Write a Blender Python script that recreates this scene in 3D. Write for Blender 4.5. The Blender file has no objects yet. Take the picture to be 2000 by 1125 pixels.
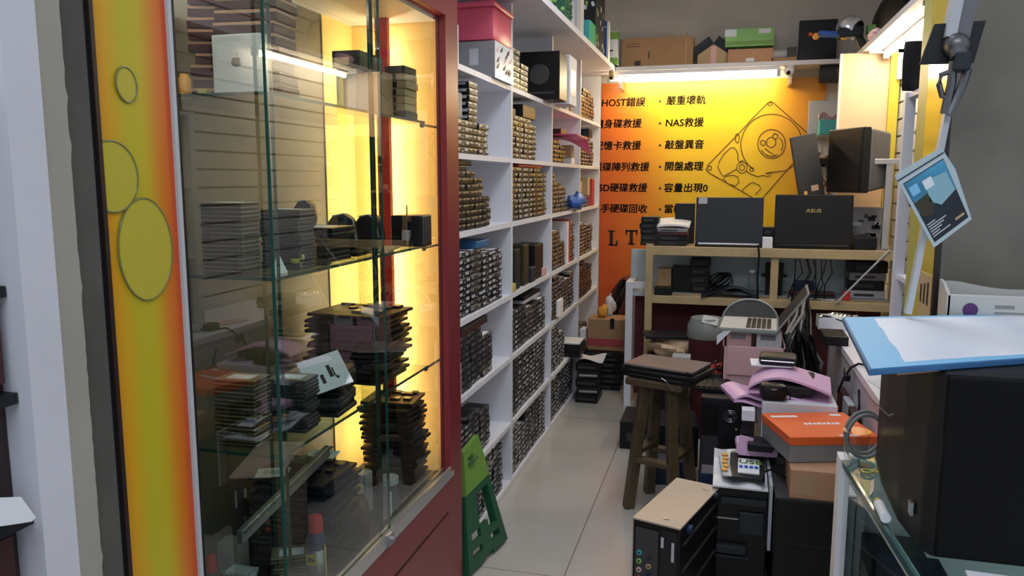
import bpy, bmesh, math, random
from mathutils import Vector, Matrix, Euler
C = bpy.context.scene.collection
PI = math.pi
# ---------------------------------------------------------------- camera
FPX, CAMH = 1530.0, 1.5
PIT = math.atan(212.5/FPX); YAW = math.atan(420*math.cos(PIT)/FPX)
cam = bpy.data.objects.new('camera', bpy.data.cameras.new('camera')); C.objects.link(cam)
cam.data.sensor_width = 36; cam.data.lens = 36*FPX/2000; cam.data.clip_start = .05
cam.location = (0, 0, CAMH); cam.rotation_euler = (PI/2-PIT, 0, YAW)
S = bpy.context.scene; S.camera = cam
S.view_settings.view_transform = 'Standard'; S.view_settings.look = 'None'
S.view_settings.gamma = 1; S.view_settings.use_curve_mapping = False
S.view_settings.exposure = 0.0
S.cycles.use_denoising = True; S.cycles.transparent_max_bounces = 24
# ---------------------------------------------------------------- sky and lamps
W = bpy.data.worlds.new('world'); S.world = W; W.use_nodes = True
W.node_tree.nodes['Background'].inputs[0].default_value = (.78, .86, 1, 1)
W.node_tree.nodes['Background'].inputs[1].default_value = .62
def area(name, loc, rot, sx, sy, power, col, spread=PI):
    l = bpy.data.lights.new(name, 'AREA'); l.shape = 'RECTANGLE'; l.size = sx; l.size_y = sy; l.energy = power; l.color = col; l.spread = spread
    o = bpy.data.objects.new(name, l); C.objects.link(o); o.location = loc; o.rotation_euler = rot; return o
area('arcade_ceiling_light', (.1, -.6, 3.3), (.25, 0, 0), 2.4, .8, 34, (.86, .92, 1))
area('shop_ceiling_light', (-.05, 2.9, 3.02), (0, 0, 0), .5, 1.8, 23, (.88, .92, 1))
# ---------------------------------------------------------------- projecting helper (pixel of the photograph on a real plane)
_F = Vector((-math.sin(YAW)*math.cos(PIT), math.cos(YAW)*math.cos(PIT), -math.sin(PIT)))
_R = Vector((math.cos(YAW), math.sin(YAW), 0)); _U = _R.cross(_F)
def at(x, y, X=None, Y=None, Z=None):
    d = _F*FPX + _R*(x-1000) - _U*(y-562.5)
    t = X/d.x if X is not None else Y/d.y if Y is not None else (Z-CAMH)/d.z
    return Vector((0, 0, CAMH)) + d*t
# ---------------------------------------------------------------- materials
def mat(name, col, rough=.5, metal=0, noise=0, nscale=20, emit=0, spec=.5, trans=0, bump=0):
    m = bpy.data.materials.new(name); m.use_nodes = True; nt = m.node_tree; b = nt.nodes['Principled BSDF']
    c = tuple(col)+(1,)
    b.inputs['Base Color'].default_value = c; b.inputs['Roughness'].default_value = rough; b.inputs['Metallic'].default_value = metal
    b.inputs['Specular IOR Level'].default_value = spec; b.inputs['Transmission Weight'].default_value = trans
    if emit: b.inputs['Emission Color'].default_value = c; b.inputs['Emission Strength'].default_value = emit
    if noise or bump:
        tc = nt.nodes.new('ShaderNodeTexCoord'); n = nt.nodes.new('ShaderNodeTexNoise'); n.inputs['Scale'].default_value = nscale; n.inputs['Detail'].default_value = 5
        nt.links.new(tc.outputs['Object'], n.inputs['Vector'])
    if noise:
        r = nt.nodes.new('ShaderNodeValToRGB'); k = noise
        r.color_ramp.elements[0].position = .3; r.color_ramp.elements[1].position = .7
        r.color_ramp.elements[0].color = tuple(max(0, v*(1-k)) for v in col)+(1,)
        r.color_ramp.elements[1].color = tuple(min(1, v*(1+k)) for v in col)+(1,)
        nt.links.new(n.outputs['Fac'], r.inputs['Fac']); nt.links.new(r.outputs['Color'], b.inputs['Base Color'])
    if bump:
        bp = nt.nodes.new('ShaderNodeBump'); bp.inputs['Strength'].default_value = bump
        nt.links.new(n.outputs['Fac'], bp.inputs['Height']); nt.links.new(bp.outputs['Normal'], b.inputs['Normal'])
    return m
def glass(name, tint=(.93, .98, .95), refl=1.0):
    m = bpy.data.materials.new(name); m.use_nodes = True; nt = m.node_tree; nt.nodes.remove(nt.nodes['Principled BSDF'])
    fr = nt.nodes.new('ShaderNodeFresnel'); fr.inputs['IOR'].default_value = 1.5
    t = nt.nodes.new('ShaderNodeBsdfTransparent'); t.inputs[0].default_value = tuple(tint)+(1,)
    g = nt.nodes.new('ShaderNodeBsdfGlossy'); g.inputs['Roughness'].default_value = 0.0
    geo = nt.nodes.new('ShaderNodeNewGeometry'); inv = nt.nodes.new('ShaderNodeMath'); inv.operation = 'SUBTRACT'; inv.inputs[0].default_value = 1
    mul = nt.nodes.new('ShaderNodeMath'); mul.operation = 'MULTIPLY'
    nt.links.new(geo.outputs['Backfacing'], inv.inputs[1]); nt.links.new(inv.outputs[0], mul.inputs[0])
    sc = nt.nodes.new('ShaderNodeMath'); sc.operation = 'MULTIPLY'; sc.inputs[1].default_value = 2*refl; sc.use_clamp = True
    nt.links.new(fr.outputs[0], sc.inputs[0]); nt.links.new(sc.outputs[0], mul.inputs[1])
    mx = nt.nodes.new('ShaderNodeMixShader'); nt.links.new(mul.outputs[0], mx.inputs[0]); nt.links.new(t.outputs[0], mx.inputs[1]); nt.links.new(g.outputs[0], mx.inputs[2])
    nt.links.new(mx.outputs[0], nt.nodes['Material Output'].inputs[0]); return m
def ramp_mat(name, stops, axis, lo, hi, rough=.4, axis2=None):
    """printed gradient along one object axis"""
    m = mat(name, stops[0][1], rough); nt = m.node_tree; b = nt.nodes['Principled BSDF']
    tc = nt.nodes.new('ShaderNodeTexCoord'); sp = nt.nodes.new('ShaderNodeSeparateXYZ'); nt.links.new(tc.outputs['Object'], sp.inputs[0])
    mr = nt.nodes.new('ShaderNodeMapRange'); mr.inputs[1].default_value = lo; mr.inputs[2].default_value = hi
    nt.links.new(sp.outputs[axis], mr.inputs[0])
    r = nt.nodes.new('ShaderNodeValToRGB'); e = r.color_ramp.elements
    while len(e) < len(stops): e.new(.5)
    for q, (p_, c_) in zip(e, stops): q.position = p_; q.color = tuple(c_)+(1,)
    src = mr.outputs[0]
    if axis2:
        a2, l2, h2, k2 = axis2
        m2 = nt.nodes.new('ShaderNodeMapRange'); m2.inputs[1].default_value = l2; m2.inputs[2].default_value = h2; m2.inputs[3].default_value = -k2; m2.inputs[4].default_value = k2
        nt.links.new(sp.outputs[a2], m2.inputs[0]); ad = nt.nodes.new('ShaderNodeMath'); ad.operation = 'ADD'
        nt.links.new(src, ad.inputs[0]); nt.links.new(m2.outputs[0], ad.inputs[1]); src = ad.outputs[0]
    nt.links.new(src, r.inputs[0]); nt.links.new(r.outputs[0], b.inputs['Base Color']); return m
M = {}
for n, a in dict(
    white=dict(col=(.80, .80, .86), rough=.45), whitewall=dict(col=(.80, .81, .86), rough=.7, noise=.03, nscale=6), paper=dict(col=(.85, .86, .90), rough=.7),
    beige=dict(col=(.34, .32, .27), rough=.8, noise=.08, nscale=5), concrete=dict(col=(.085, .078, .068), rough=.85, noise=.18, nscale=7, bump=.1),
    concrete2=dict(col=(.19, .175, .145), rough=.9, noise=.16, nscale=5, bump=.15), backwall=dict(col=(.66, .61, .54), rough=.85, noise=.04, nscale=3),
    black=dict(col=(.007, .007, .008), rough=.42, spec=.3), blackmatte=dict(col=(.004, .004, .0045), rough=.6, spec=.15), charcoal=dict(col=(.014, .015, .018), rough=.5, spec=.3), slate=dict(col=(.022, .027, .036), rough=.45, spec=.3), rubber=dict(col=(.02, .02, .02), rough=.7),
    grey=dict(col=(.25, .25, .26), rough=.5), lightgrey=dict(col=(.48, .5, .53), rough=.45), darkgrey=dict(col=(.05, .05, .053), rough=.5, spec=.3),
    alu=dict(col=(.62, .64, .66), rough=.3, metal=.9), steel=dict(col=(.4, .4, .42), rough=.28, metal=.9), darksteel=dict(col=(.16, .16, .17), rough=.35, metal=.8), gold=dict(col=(.42, .36, .22), rough=.4, metal=.4),
    red=dict(col=(.19, .018, .028), rough=.35), brightred=dict(col=(.6, .03, .03), rough=.4), maroon=dict(col=(.10, .012, .02), rough=.7), darkbrown=dict(col=(.022, .012, .011), rough=.4), mahogany=dict(col=(.05, .012, .01), rough=.35),
    cream=dict(col=(.88, .70, .27), rough=.5), peach=dict(col=(.80, .56, .36), rough=.5), yellow=dict(col=(.62, .50, .05), rough=.4), paleyellow=dict(col=(.55, .50, .12), rough=.5),
    pine=dict(col=(.50, .38, .20), rough=.5, noise=.12, nscale=9), stoolwood=dict(col=(.085, .058, .028), rough=.5, noise=.25, nscale=12), 
    cardboard=dict(col=(.40, .24, .125), rough=.8, noise=.06, nscale=15), cardboard2=dict(col=(.50, .28, .17), rough=.75, noise=.05, nscale=15), tan=dict(col=(.48, .35, .2), rough=.7), tape=dict(col=(.46, .32, .18), rough=.3),
    pink=dict(col=(.72, .10, .17), rough=.35), hotpink=dict(col=(.85, .05, .28), rough=.4), palepink=dict(col=(.72, .44, .46), rough=.5), bubblepink=dict(col=(.80, .50, .76), rough=.35, bump=.3, nscale=70), 
    green=dict(col=(.015, .10, .045), rough=.45), lime=dict(col=(.17, .34, .06), rough=.45), brightgreen=dict(col=(.03, .42, .2), rough=.4), boxgreen=dict(col=(.25, .55, .14), rough=.4), pcb=dict(col=(.02, .09, .05), rough=.4), olive=dict(col=(.035, .031, .010), rough=.45),
    blue=dict(col=(.02, .10, .45), rough=.4), navy=dict(col=(.015, .03, .09), rough=.45), skyblue=dict(col=(.22, .52, .80), rough=.5), deepblue=dict(col=(.03, .13, .30), rough=.5), teal=dict(col=(.06, .42, .45), rough=.5), chrome=dict(col=(.75, .8, .88), rough=.15, metal=1),
    orange=dict(col=(.85, .14, .03), rough=.4), amber=dict(col=(.9, .42, .05), rough=.4), redtape=dict(col=(.45, .06, .07), rough=.4), pouchgrey=dict(col=(.45, .55, .58), rough=.35), plasticgrey=dict(col=(.26, .28, .26), rough=.35),
    brownglass=dict(col=(.10, .045, .015), rough=.1), ink=dict(col=(.02, .012, .01), rough=.6), line=dict(col=(.11, .05, .005), rough=.6), tube=dict(col=(1, .83, .55), emit=75), tubewarm=dict(col=(1, .84, .52), emit=46), tubesoft=dict(col=(1, .88, .68), emit=16),
    bag=dict(col=(.75, .78, .82), rough=.3), logo=dict(col=(.18, .19, .2), rough=.5), goldprint=dict(col=(.5, .4, .12), rough=.4), trayplastic=dict(col=(.55, .54, .5), rough=.35), purple=dict(col=(.10, .03, .13), rough=.5)).items(): M[n] = mat(n, **a)
M['glass'] = glass('glass', refl=1.15); M['glassedge'] = mat('glassedge', (.015, .07, .055), .15); M['clear'] = glass('clear', (.9, .93, .93), .8); M['shelfglass'] = glass('shelfglass', (.80, .90, .85), .6)
# ---------------------------------------------------------------- mesh builder
class MB:
    def __init__(s): s.bm = bmesh.new()
    def _fin(s, vs, m, T=None, bev=0, seg=2):
        fs = {f for v in vs for f in v.link_faces}
        for f in fs: f.material_index = m
        if T is not None: bmesh.ops.transform(s.bm, matrix=T, verts=vs)
        if bev:
            es = list({e for v in vs for e in v.link_edges})
            r = bmesh.ops.bevel(s.bm, geom=es, offset=bev, segments=seg, affect='EDGES', profile=.5)
            for f in r['faces']: f.material_index = m
        return s
    def box(s, c, d, m=0, r=(0, 0, 0), bev=0, taper=None):
        vs = bmesh.ops.create_cube(s.bm, size=1)['verts']
        if taper:
            for v in vs:
                if v.co.z > 0: v.co.x *= taper; v.co.y *= taper
        T = Matrix.Translation(c) @ Euler(r).to_matrix().to_4x4() @ Matrix.Diagonal((*d, 1))
        bmesh.ops.transform(s.bm, matrix=T, verts=vs); return s._fin(vs, m, None, bev)
    def bx(s, x0, x1, y0, y1, z0, z1, m=0, bev=0): return s.box(((x0+x1)/2, (y0+y1)/2, (z0+z1)/2), (abs(x1-x0), abs(y1-y0), abs(z1-z0)), m, bev=bev)
    def cyl(s, a, b, r, r2=None, n=20, m=0, bev=0):
        a, b = Vector(a), Vector(b); d = b-a
        vs = bmesh.ops.create_cone(s.bm, cap_ends=True, segments=n, radius1=r, radius2=r if r2 is None else r2, depth=d.length)['verts']
        T = Matrix.Translation((a+b)/2) @ d.to_track_quat('Z', 'Y').to_matrix().to_4x4()
        return s._fin(vs, m, T)
    def beam(s, a, b, w, h, m=0, bev=0, up='Y'):
        a, b = Vector(a), Vector(b); d = b-a
        vs = bmesh.ops.create_cube(s.bm, size=1)['verts']
        T = Matrix.Translation((a+b)/2) @ d.to_track_quat('Z', up).to_matrix().to_4x4() @ Matrix.Diagonal((w, h, d.length, 1))
        bmesh.ops.transform(s.bm, matrix=T, verts=vs); return s._fin(vs, m, None, bev)
    def sph(s, c, r, m=0, sc=(1, 1, 1), n=16):
        vs = bmesh.ops.create_uvsphere(s.bm, u_segments=n, v_segments=n//2+2, radius=r)['verts']
        return s._fin(vs, m, Matrix.Translation(c) @ Matrix.Diagonal((*sc, 1)))
    def tube(s, pts, r, n=8, m=0, closed=False):
        pts = [Vector(p) for p in pts]; N = len(pts); rings = []; up = Vector((.13, .21, .97))
        for i, p in enumerate(pts):
            a = pts[(i-1) % N] if (closed or i) else p; b = pts[(i+1) % N] if (closed or i < N-1) else p
            t = (b-a).normalized(); u = t.cross(up)
            if u.length < 1e-3: u = t.cross(Vector((1, 0, 0)))
            u.normalize(); w = u.cross(t)
            rings.append([s.bm.verts.new(p+u*(r*math.cos(2*PI*k/n))+w*(r*math.sin(2*PI*k/n))) for k in range(n)])
        for i in range(N if closed else N-1):
            A, B = rings[i], rings[(i+1) % N]
            for k in range(n):
                f = s.bm.faces.new((A[k], A[(k+1) % n], B[(k+1) % n], B[k])); f.material_index = m
        if not closed:
            for q in (rings[0][::-1], rings[-1]): s.bm.faces.new(q).material_index = m
        return s
    def prism(s, poly, a, b, m=0, bev=0):
        """poly: 3D points of one face; extruded by vector b-a"""
        d = Vector(b)-Vector(a); lo = [s.bm.verts.new(Vector(p)) for p in poly]; hi = [s.bm.verts.new(Vector(p)+d) for p in poly]; n = len(poly)
        fs = [s.bm.faces.new(lo[::-1]), s.bm.faces.new(hi)]+[s.bm.faces.new((lo[i], lo[(i+1) % n], hi[(i+1) % n], hi[i])) for i in range(n)]
        for f in fs: f.material_index = m
        if bev:
            r = bmesh.ops.bevel(s.bm, geom=list({e for f in fs for e in f.edges}), offset=bev, segments=2, affect='EDGES', profile=.5)
            for f in r['faces']: f.material_index = m
        return s
    def lathe(s, prof, c=(0, 0, 0), n=24, m=0):
        c = Vector(c); rings = []
        for r, z in prof: rings.append([s.bm.verts.new(c+Vector((max(r, 1e-4)*math.cos(2*PI*k/n), max(r, 1e-4)*math.sin(2*PI*k/n), z))) for k in range(n)])
        for A, B in zip(rings, rings[1:]):
            for k in range(n): s.bm.faces.new((A[k], A[(k+1) % n], B[(k+1) % n], B[k])).material_index = m
        for q in (rings[0][::-1], rings[-1]): s.bm.faces.new(q).material_index = m
        return s
    def sheet(s, fn, nu, nv, t, m=0, m2=None):
        """a thick curved sheet: fn(u,v)->point, thickness t downwards along z"""
        top = [[s.bm.verts.new(fn(i/nu, j/nv)) for j in range(nv+1)] for i in range(nu+1)]
        bot = [[s.bm.verts.new(v.co-Vector((0, 0, t))) for v in r] for r in top]
        for i in range(nu):
            for j in range(nv):
                s.bm.faces.new((top[i][j], top[i+1][j], top[i+1][j+1], top[i][j+1])).material_index = m
                s.bm.faces.new((bot[i][j], bot[i][j+1], bot[i+1][j+1], bot[i+1][j])).material_index = m if m2 is None else m2
        ed = [(0, j, 0, j+1) for j in range(nv)]+[(i, nv, i+1, nv) for i in range(nu)]+[(nu, j+1, nu, j) for j in range(nv-1, -1, -1)]+[(i+1, 0, i, 0) for i in range(nu-1, -1, -1)]
        for a, b, c_, d in ed: s.bm.faces.new((top[a][b], top[c_][d], bot[c_][d], bot[a][b])).material_index = m
        return s
    def build(s, name, mats, parent=None, smooth=False, loc=None, rot=None):
        bmesh.ops.recalc_face_normals(s.bm, faces=s.bm.faces)
        me = bpy.data.meshes.new(name); s.bm.to_mesh(me); s.bm.free()
        for q in (mats if isinstance(mats, (list, tuple)) else [mats]): me.materials.append(M[q] if isinstance(q, str) else q)
        if smooth:
            for p in me.polygons: p.use_smooth = True
            if hasattr(me, 'set_sharp_from_angle'): me.set_sharp_from_angle(angle=.7)
        o = bpy.data.objects.new(name, me); C.objects.link(o)
        if parent: o.parent = parent
        if loc is not None: o.location = loc
        if rot is not None: o.rotation_euler = rot
        return o
def tag(o, label=None, cat=None, group=None, kind=None):
    for k, v in (('label', label), ('category', cat), ('group', group), ('kind', kind)):
        if v: o[k] = v
    return o
def thing(name, label, cat, loc=(0, 0, 0), rz=0, group=None):
    o = bpy.data.objects.new(name, None); C.objects.link(o); o.location = loc; o.rotation_euler = (0, 0, rz); o.empty_display_size = .05
    return tag(o, label, cat, group)
def struct(o): o['kind'] = 'structure'; return o
def dup(root, loc, rz=None, label=None, group=None):
    r = root.copy(); C.objects.link(r); r.location = loc
    if rz is not None: r.rotation_euler = (0, 0, rz)
    if label: r['label'] = label
    if group: r['group'] = group
    for ch in list(root.children):
        c = ch.copy(); C.objects.link(c); c.parent = r
        for g in list(ch.children):
            d = g.copy(); C.objects.link(d); d.parent = c
    return r
def text(body, size, m, parent, loc, rot=(PI/2, 0, 0), ex=.0006, bold=0, name='lettering', ax='LEFT', sx=1, shear=0, heavy=0):
    cu = bpy.data.curves.new(name, 'FONT'); cu.body = body; cu.size = size; cu.extrude = ex; cu.offset = bold; cu.align_x = ax; cu.align_y = 'CENTER'; cu.resolution_u = 3; cu.shear = shear
    t = bpy.data.objects.new(name, cu); C.objects.link(t); bpy.context.view_layer.update()
    me = bpy.data.meshes.new_from_object(t.evaluated_get(bpy.context.evaluated_depsgraph_get()))
    bpy.data.objects.remove(t); bpy.data.curves.remove(cu)
    me.materials.clear(); me.materials.append(M[m])
    if heavy:
        q = bmesh.new()
        for dx, dy in ((heavy, 0), (-heavy, heavy), (0, -heavy), (heavy*.4, heavy*.5)):
            me2 = me.copy(); me2.transform(Matrix.Translation((dx, dy, 0))); q.from_mesh(me2); bpy.data.meshes.remove(me2)
        q.to_mesh(me); q.free()
    o = bpy.data.objects.new(name, me); C.objects.link(o); o.location = loc; o.rotation_euler = rot; o.scale = (sx, 1, 1)
    if parent: o.parent = parent
    return o
ORD = ['zeroth', 'first', 'second', 'third', 'fourth', 'fifth', 'sixth', 'seventh', 'eighth', 'ninth', 'tenth', 'eleventh', 'twelfth', 'thirteenth', 'fourteenth', 'fifteenth', 'sixteenth', 'seventeenth', 'eighteenth', 'nineteenth', 'twentieth']
RND = random.Random(7)
# ================================================================ the setting
def floor_material():
    m = mat('floor_tile', (.6, .58, .53), .16); nt = m.node_tree; b = nt.nodes['Principled BSDF']
    tc = nt.nodes.new('ShaderNodeTexCoord'); mp = nt.nodes.new('ShaderNodeMapping'); mp.inputs['Location'].default_value = (.545, -2.75+.0, 0)
    br = nt.nodes.new('ShaderNodeTexBrick'); br.offset = 0; br.squash = 1
    br.inputs['Scale'].default_value = 1; br.inputs['Brick Width'].default_value = .8; br.inputs['Row Height'].default_value = 2.0; br.inputs['Mortar Size'].default_value = .0025; br.inputs['Mortar Smooth'].default_value = .1
    br.inputs['Color1'].default_value = (.52, .505, .465, 1); br.inputs['Color2'].default_value = (.51, .495, .455, 1); br.inputs['Mortar'].default_value = (.22, .20, .18, 1)
    nz = nt.nodes.new('ShaderNodeTexNoise'); nz.inputs['Scale'].default_value = 2.2; nz.inputs['Detail'].default_value = 6
    mx = nt.nodes.new('ShaderNodeMix'); mx.data_type = 'RGBA'; mx.blend_type = 'MULTIPLY'; mx.inputs[0].default_value = .35
    rr = nt.nodes.new('ShaderNodeValToRGB'); rr.color_ramp.elements[0].color = (.72, .70, .66, 1); rr.color_ramp.elements[0].position = .35; rr.color_ramp.elements[1].color = (1, 1, 1, 1); rr.color_ramp.elements[1].position = .65
    L = nt.links.new; L(tc.outputs['Object'], mp.inputs[0]); L(mp.outputs[0], br.inputs[0]); L(tc.outputs['Object'], nz.inputs[0]); L(nz.outputs[0], rr.inputs[0])
    L(br.outputs[0], mx.inputs[6]); L(rr.outputs[0], mx.inputs[7]); L(mx.outputs[2], b.inputs['Base Color']); return m
M['floor'] = floor_material()
struct(MB().bx(-3.2, 3.2, -2.5, 6.5, -.1, 0).build('floor', 'floor'))
struct(MB().bx(-1.4, 1.12, 1.5, 6.4, 3.12, 3.2).build('ceiling', 'whitewall'))
struct(MB().bx(-1.40, -1.275, 2.63, 6.32, 0, 3.12).build('wall_left', 'whitewall'))
struct(MB().bx(-1.40, 1.12, 6.22, 6.34, 0, 3.12).build('wall_back', 'backwall'))
w = MB(); w.bx(1.035, 1.12, 2.36, 6.22, 0, 3.12, 1)
for i in range(30): w.bx(1.02, 1.036, 2.36, 6.22, i*.104+.003, i*.104+.094, 0)
struct(w.build('wall_right', ['whitewall', 'grey']))
# street side, nearer than the cabinet along the same left wall line: concrete pillar, plaster edge, white strip
XW = -.905
def yl(x): return at(x, 350, X=XW).y
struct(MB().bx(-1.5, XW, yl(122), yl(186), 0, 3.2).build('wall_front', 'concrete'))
y0_, y1_ = yl(80), yl(128.5); R_ = random.Random(3); pts = [(y0_, 0)]; n = 240
for i in range(n+1): pts.append((y1_+R_.uniform(-.0008, .0008)+(.0022 if R_.random() < .05 else 0), 3.2*i/n))
pts.append((y0_, 3.2))
struct(MB().prism([(XW, a, b) for a, b in pts], (0, 0, 0), (.012, 0, 0)).build('trim_1', 'beige'))
struct(MB().bx(-1.5, XW+.013, yl(9), y0_, 0, 3.2).build('trim_2', mat('plaster_white', (.62, .62, .68), .7, noise=.03, nscale=5)))
# right street pillar
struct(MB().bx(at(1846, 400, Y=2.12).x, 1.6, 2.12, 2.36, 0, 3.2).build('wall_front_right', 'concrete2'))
struct(MB().bx(at(1836, 400, Y=2.12).x, at(1846, 400, Y=2.12).x, 2.12, 2.14, 0, 3.2).build('trim_3', 'darkbrown'))
# dark neighbouring unit at far left
t = thing('wall_cabinet', 'dark brown cabinet of the neighbouring shop at the far left edge', 'cabinet', (XW-.02, .35, 0)); yb_ = yl(9)-.352
MB().bx(-.35, -.012, 0, yb_, 0, 1.62).build('body', 'darkbrown', t)
MB().bx(-.014, .008, 0, yb_, 1.345, 1.36).build('ledge', 'charcoal', t); MB().bx(-.014, .004, 0, yb_-.01, 1.23, 1.335).build('panel', 'mahogany', t); MB().bx(-.014, .004, 0, yb_-.02, .5, 1.02).build('panel', 'mahogany', t)
MB().bx(-.014, .012, 0, yb_, 1.20, 1.215).build('counter_edge', 'charcoal', t); MB().bx(-.014, .02, 0, yb_, 1.03, 1.045).build('lower_ledge', 'charcoal', t)
p_ = [at(-30, 980, X=XW), at(16, 978, X=XW), at(46, 1018, X=XW), at(38, 1026, X=XW), at(-30, 1036, X=XW)]
tag(MB().prism([(XW-.008, v.y, v.z) for v in p_], (0, 0, 0), (.03, 0, .008)).build('paper_sheet', 'paper'), 'white sheet of paper sticking out at the far left edge', 'paper')
# ---------------------------------------------------------------- yellow light box left of the glass cabinet
ya_, yb_ = yl(203), yl(345); wd = yb_-ya_
t = thing('light_box', 'tall yellow and orange printed panel with bubble rings beside the glass cabinet', 'sign', (XW-.004, ya_, 0))
M['lightbox'] = ramp_mat('lightbox_print', [(0, (.66, .27, .014)), (.14, (.66, .35, .014)), (.38, (.50, .44, .022)), (.58, (.54, .43, .020)), (.80, (.64, .21, .014)), (1, (.66, .07, .017))], 1, 0, wd, .3)
MB().bx(-.02, 0, 0, wd, .0, 3.1).build('panel', 'lightbox', t)
MB().bx(-.02, .006, -.008, 0, 0, 3.1).build('edge_strip', 'darkbrown', t)
MB().bx(-.02, .002, yl(184)-ya_, -.008, 0, 3.1).build('frame_post', 'black', t)
MB().bx(-.02, .006, wd, wd+.009, 0, 3.1).build('trim_strip', 'lightgrey', t)
M['bubble'] = mat('bubble_print', (.50, .43, .045), .3); M['bubblering'] = mat('bubble_ring', (.17, .17, .05), .35)
for (px, py, rw, rh, tl) in ((249, 165, 20, 34, .05), (222, 345, 51, 70, .0), (288, 487, 52, 100, .02)):
    c = at(px, py, X=XW); ry, rz = (at(px+rw, py, X=XW).y-at(px-rw, py, X=XW).y)/2, (at(px, py-rh, X=XW).z-at(px, py+rh, X=XW).z)/2
    pts = [(.0022, c.y+ry*math.cos(a)-tl*rz*math.sin(a)-ya_, c.z+rz*math.sin(a)) for a in [2*PI*i/48 for i in range(48)]]; pts = [(x, max(y, .001), z) for x, y, z in pts]
    b = MB().prism(pts, (0, 0, 0), (-.0021, 0, 0)).build('bubble', 'bubble', t)
    MB().tube(pts, .0016, 6, closed=True).build('ring', 'bubblering', b)
# ================================================================ glass display cabinet at the front left
XG, YE, XB, DK = -.905, 2.50, -1.27, .462; YN = yb_+.012
cab = thing('display_cabinet', 'red framed glass display cabinet with lit yellow end wall at the shop front', 'cabinet', (0, 0, 0))
M['cabback'] = mat('cabinet_back', (.10, .085, .06), .5)
b = MB(); b.bx(XB, XG, YN, 2.62, 0, .455); b.bx(XB, XG, YN, 2.62, 2.03, 2.36)
b.bx(XB, XG, 2.56, 2.62, .455, 2.03); b.bx(-.94, XG, YE, 2.56, .455, 2.03); b.build('frame', 'red', cab)
d = MB().bx(XG-.002, XG+.0015, YN+.02, 2.472, .02, .341, 1).bx(XG, XG+.004, YN+.026, 2.466, .02, .335, 0).build('door', ['red', 'black'], cab)
x0, x1 = at(741, 350, Y=2.44).x, at(764, 350, Y=2.44).x
MB().bx(x0, x1, 2.43, 2.45, DK, 2.03).build('inner_post', 'brightred', cab)
MB().bx(XB, -.94, 2.535, 2.558, DK, 2.03).build('end_panel', 'cream', cab)
MB().bx(XB, XB+.012, at(640, 400, X=XB+.012).y, 2.535, DK, 2.03).build('back_strip', 'cream', cab)
MB().bx(XB, XB+.008, YN, at(640, 400, X=XB+.012).y, DK, 2.03).build('back_panel', 'cabback', cab)
MB().bx(XB, XG-.04, YN, 2.53, 2.018, 2.03).build('ceiling_panel', 'white', cab)
MB().bx(XB+.005, XG-.035, YN, 2.53, .455, DK).build('deck', 'darkgrey', cab); MB().bx(XB, XG-.035, YN, YN+.012, .455, 2.03).build('near_end_panel', 'cabback', cab)
MB().bx(-.935, XG+.004, YN, YE+.03, .455, .472).bx(XG-.004, XG+.004, YN, YE, .472, .496).bx(-.935, -.929, YN, YE, .472, .49).build('track', 'alu', cab)
MB().bx(XG+.004, XG+.012, 1.95, 1.985, .458, .49).cyl((XG+.012, 1.967, .474), (XG+.02, 1.967, .474), .008, n=12).build('lock', 'steel', cab)
MB().bx(XG-.034, XG, YN-.002, YN+.006, .47, 2.03).build('edge_seal', 'black', cab)
for (ya, yb, xo) in ((YN+.004, 1.492, -.022), (1.452, 2.0, -.008), (1.972, 2.5, -.022)):
    p = MB().bx(XG+xo-.006, XG+xo, ya, yb, .476, 2.03).build('sliding_door', 'glass', cab)
    for q_ in ((ya-.003, ya), (yb, yb+.003)): MB().bx(XG+xo-.0065, XG+xo+.0005, *q_, .476, 2.03).build('glass_edge', 'glassedge', p)
MB().bx(XG-.028, XG-.024, 1.985, 1.995, .476, 2.03).build('seal_strip', 'blackmatte', cab)
for z, ye in ((1.675, 2.37), (1.283, 2.37), (.884, 2.37)):
    sh = MB().bx(XB+.012, -.932, 1.478, ye, z, z+.006).build('glass_shelf', 'shelfglass', cab)
    MB().bx(XB+.012, -.931, 1.4765, 1.4785, z-.0005, z+.0065).bx(-.9325, -.9305, 1.4765, ye, z-.0005, z+.0065).build('edge', 'glassedge', sh)
    MB().cyl((-.94, ye, z-.004), (-.94, ye+.16, z-.004), .004, n=10).sph((-.94, ye-.002, z-.006), .008).build('bracket', 'darksteel', sh)
xt = (x0+x1)/2*2.478/2.44
tb = MB().cyl((xt, 2.478, .50), (xt, 2.478, 1.98), .007, n=12).build('fluorescent_tube', 'tubewarm', cab)
MB().cyl((-1.10, 1.28, 2.004), (-1.10, 1.96, 2.004), .012, n=12).build('fluorescent_tube', 'tubesoft', cab); MB().bx(-1.115, -1.085, 1.25, 1.28, 1.99, 2.018).build('tube_cap', 'white', cab); MB().bx(-1.115, -1.085, 1.96, 1.99, 1.99, 2.018).build('tube_cap', 'white', cab)
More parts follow.
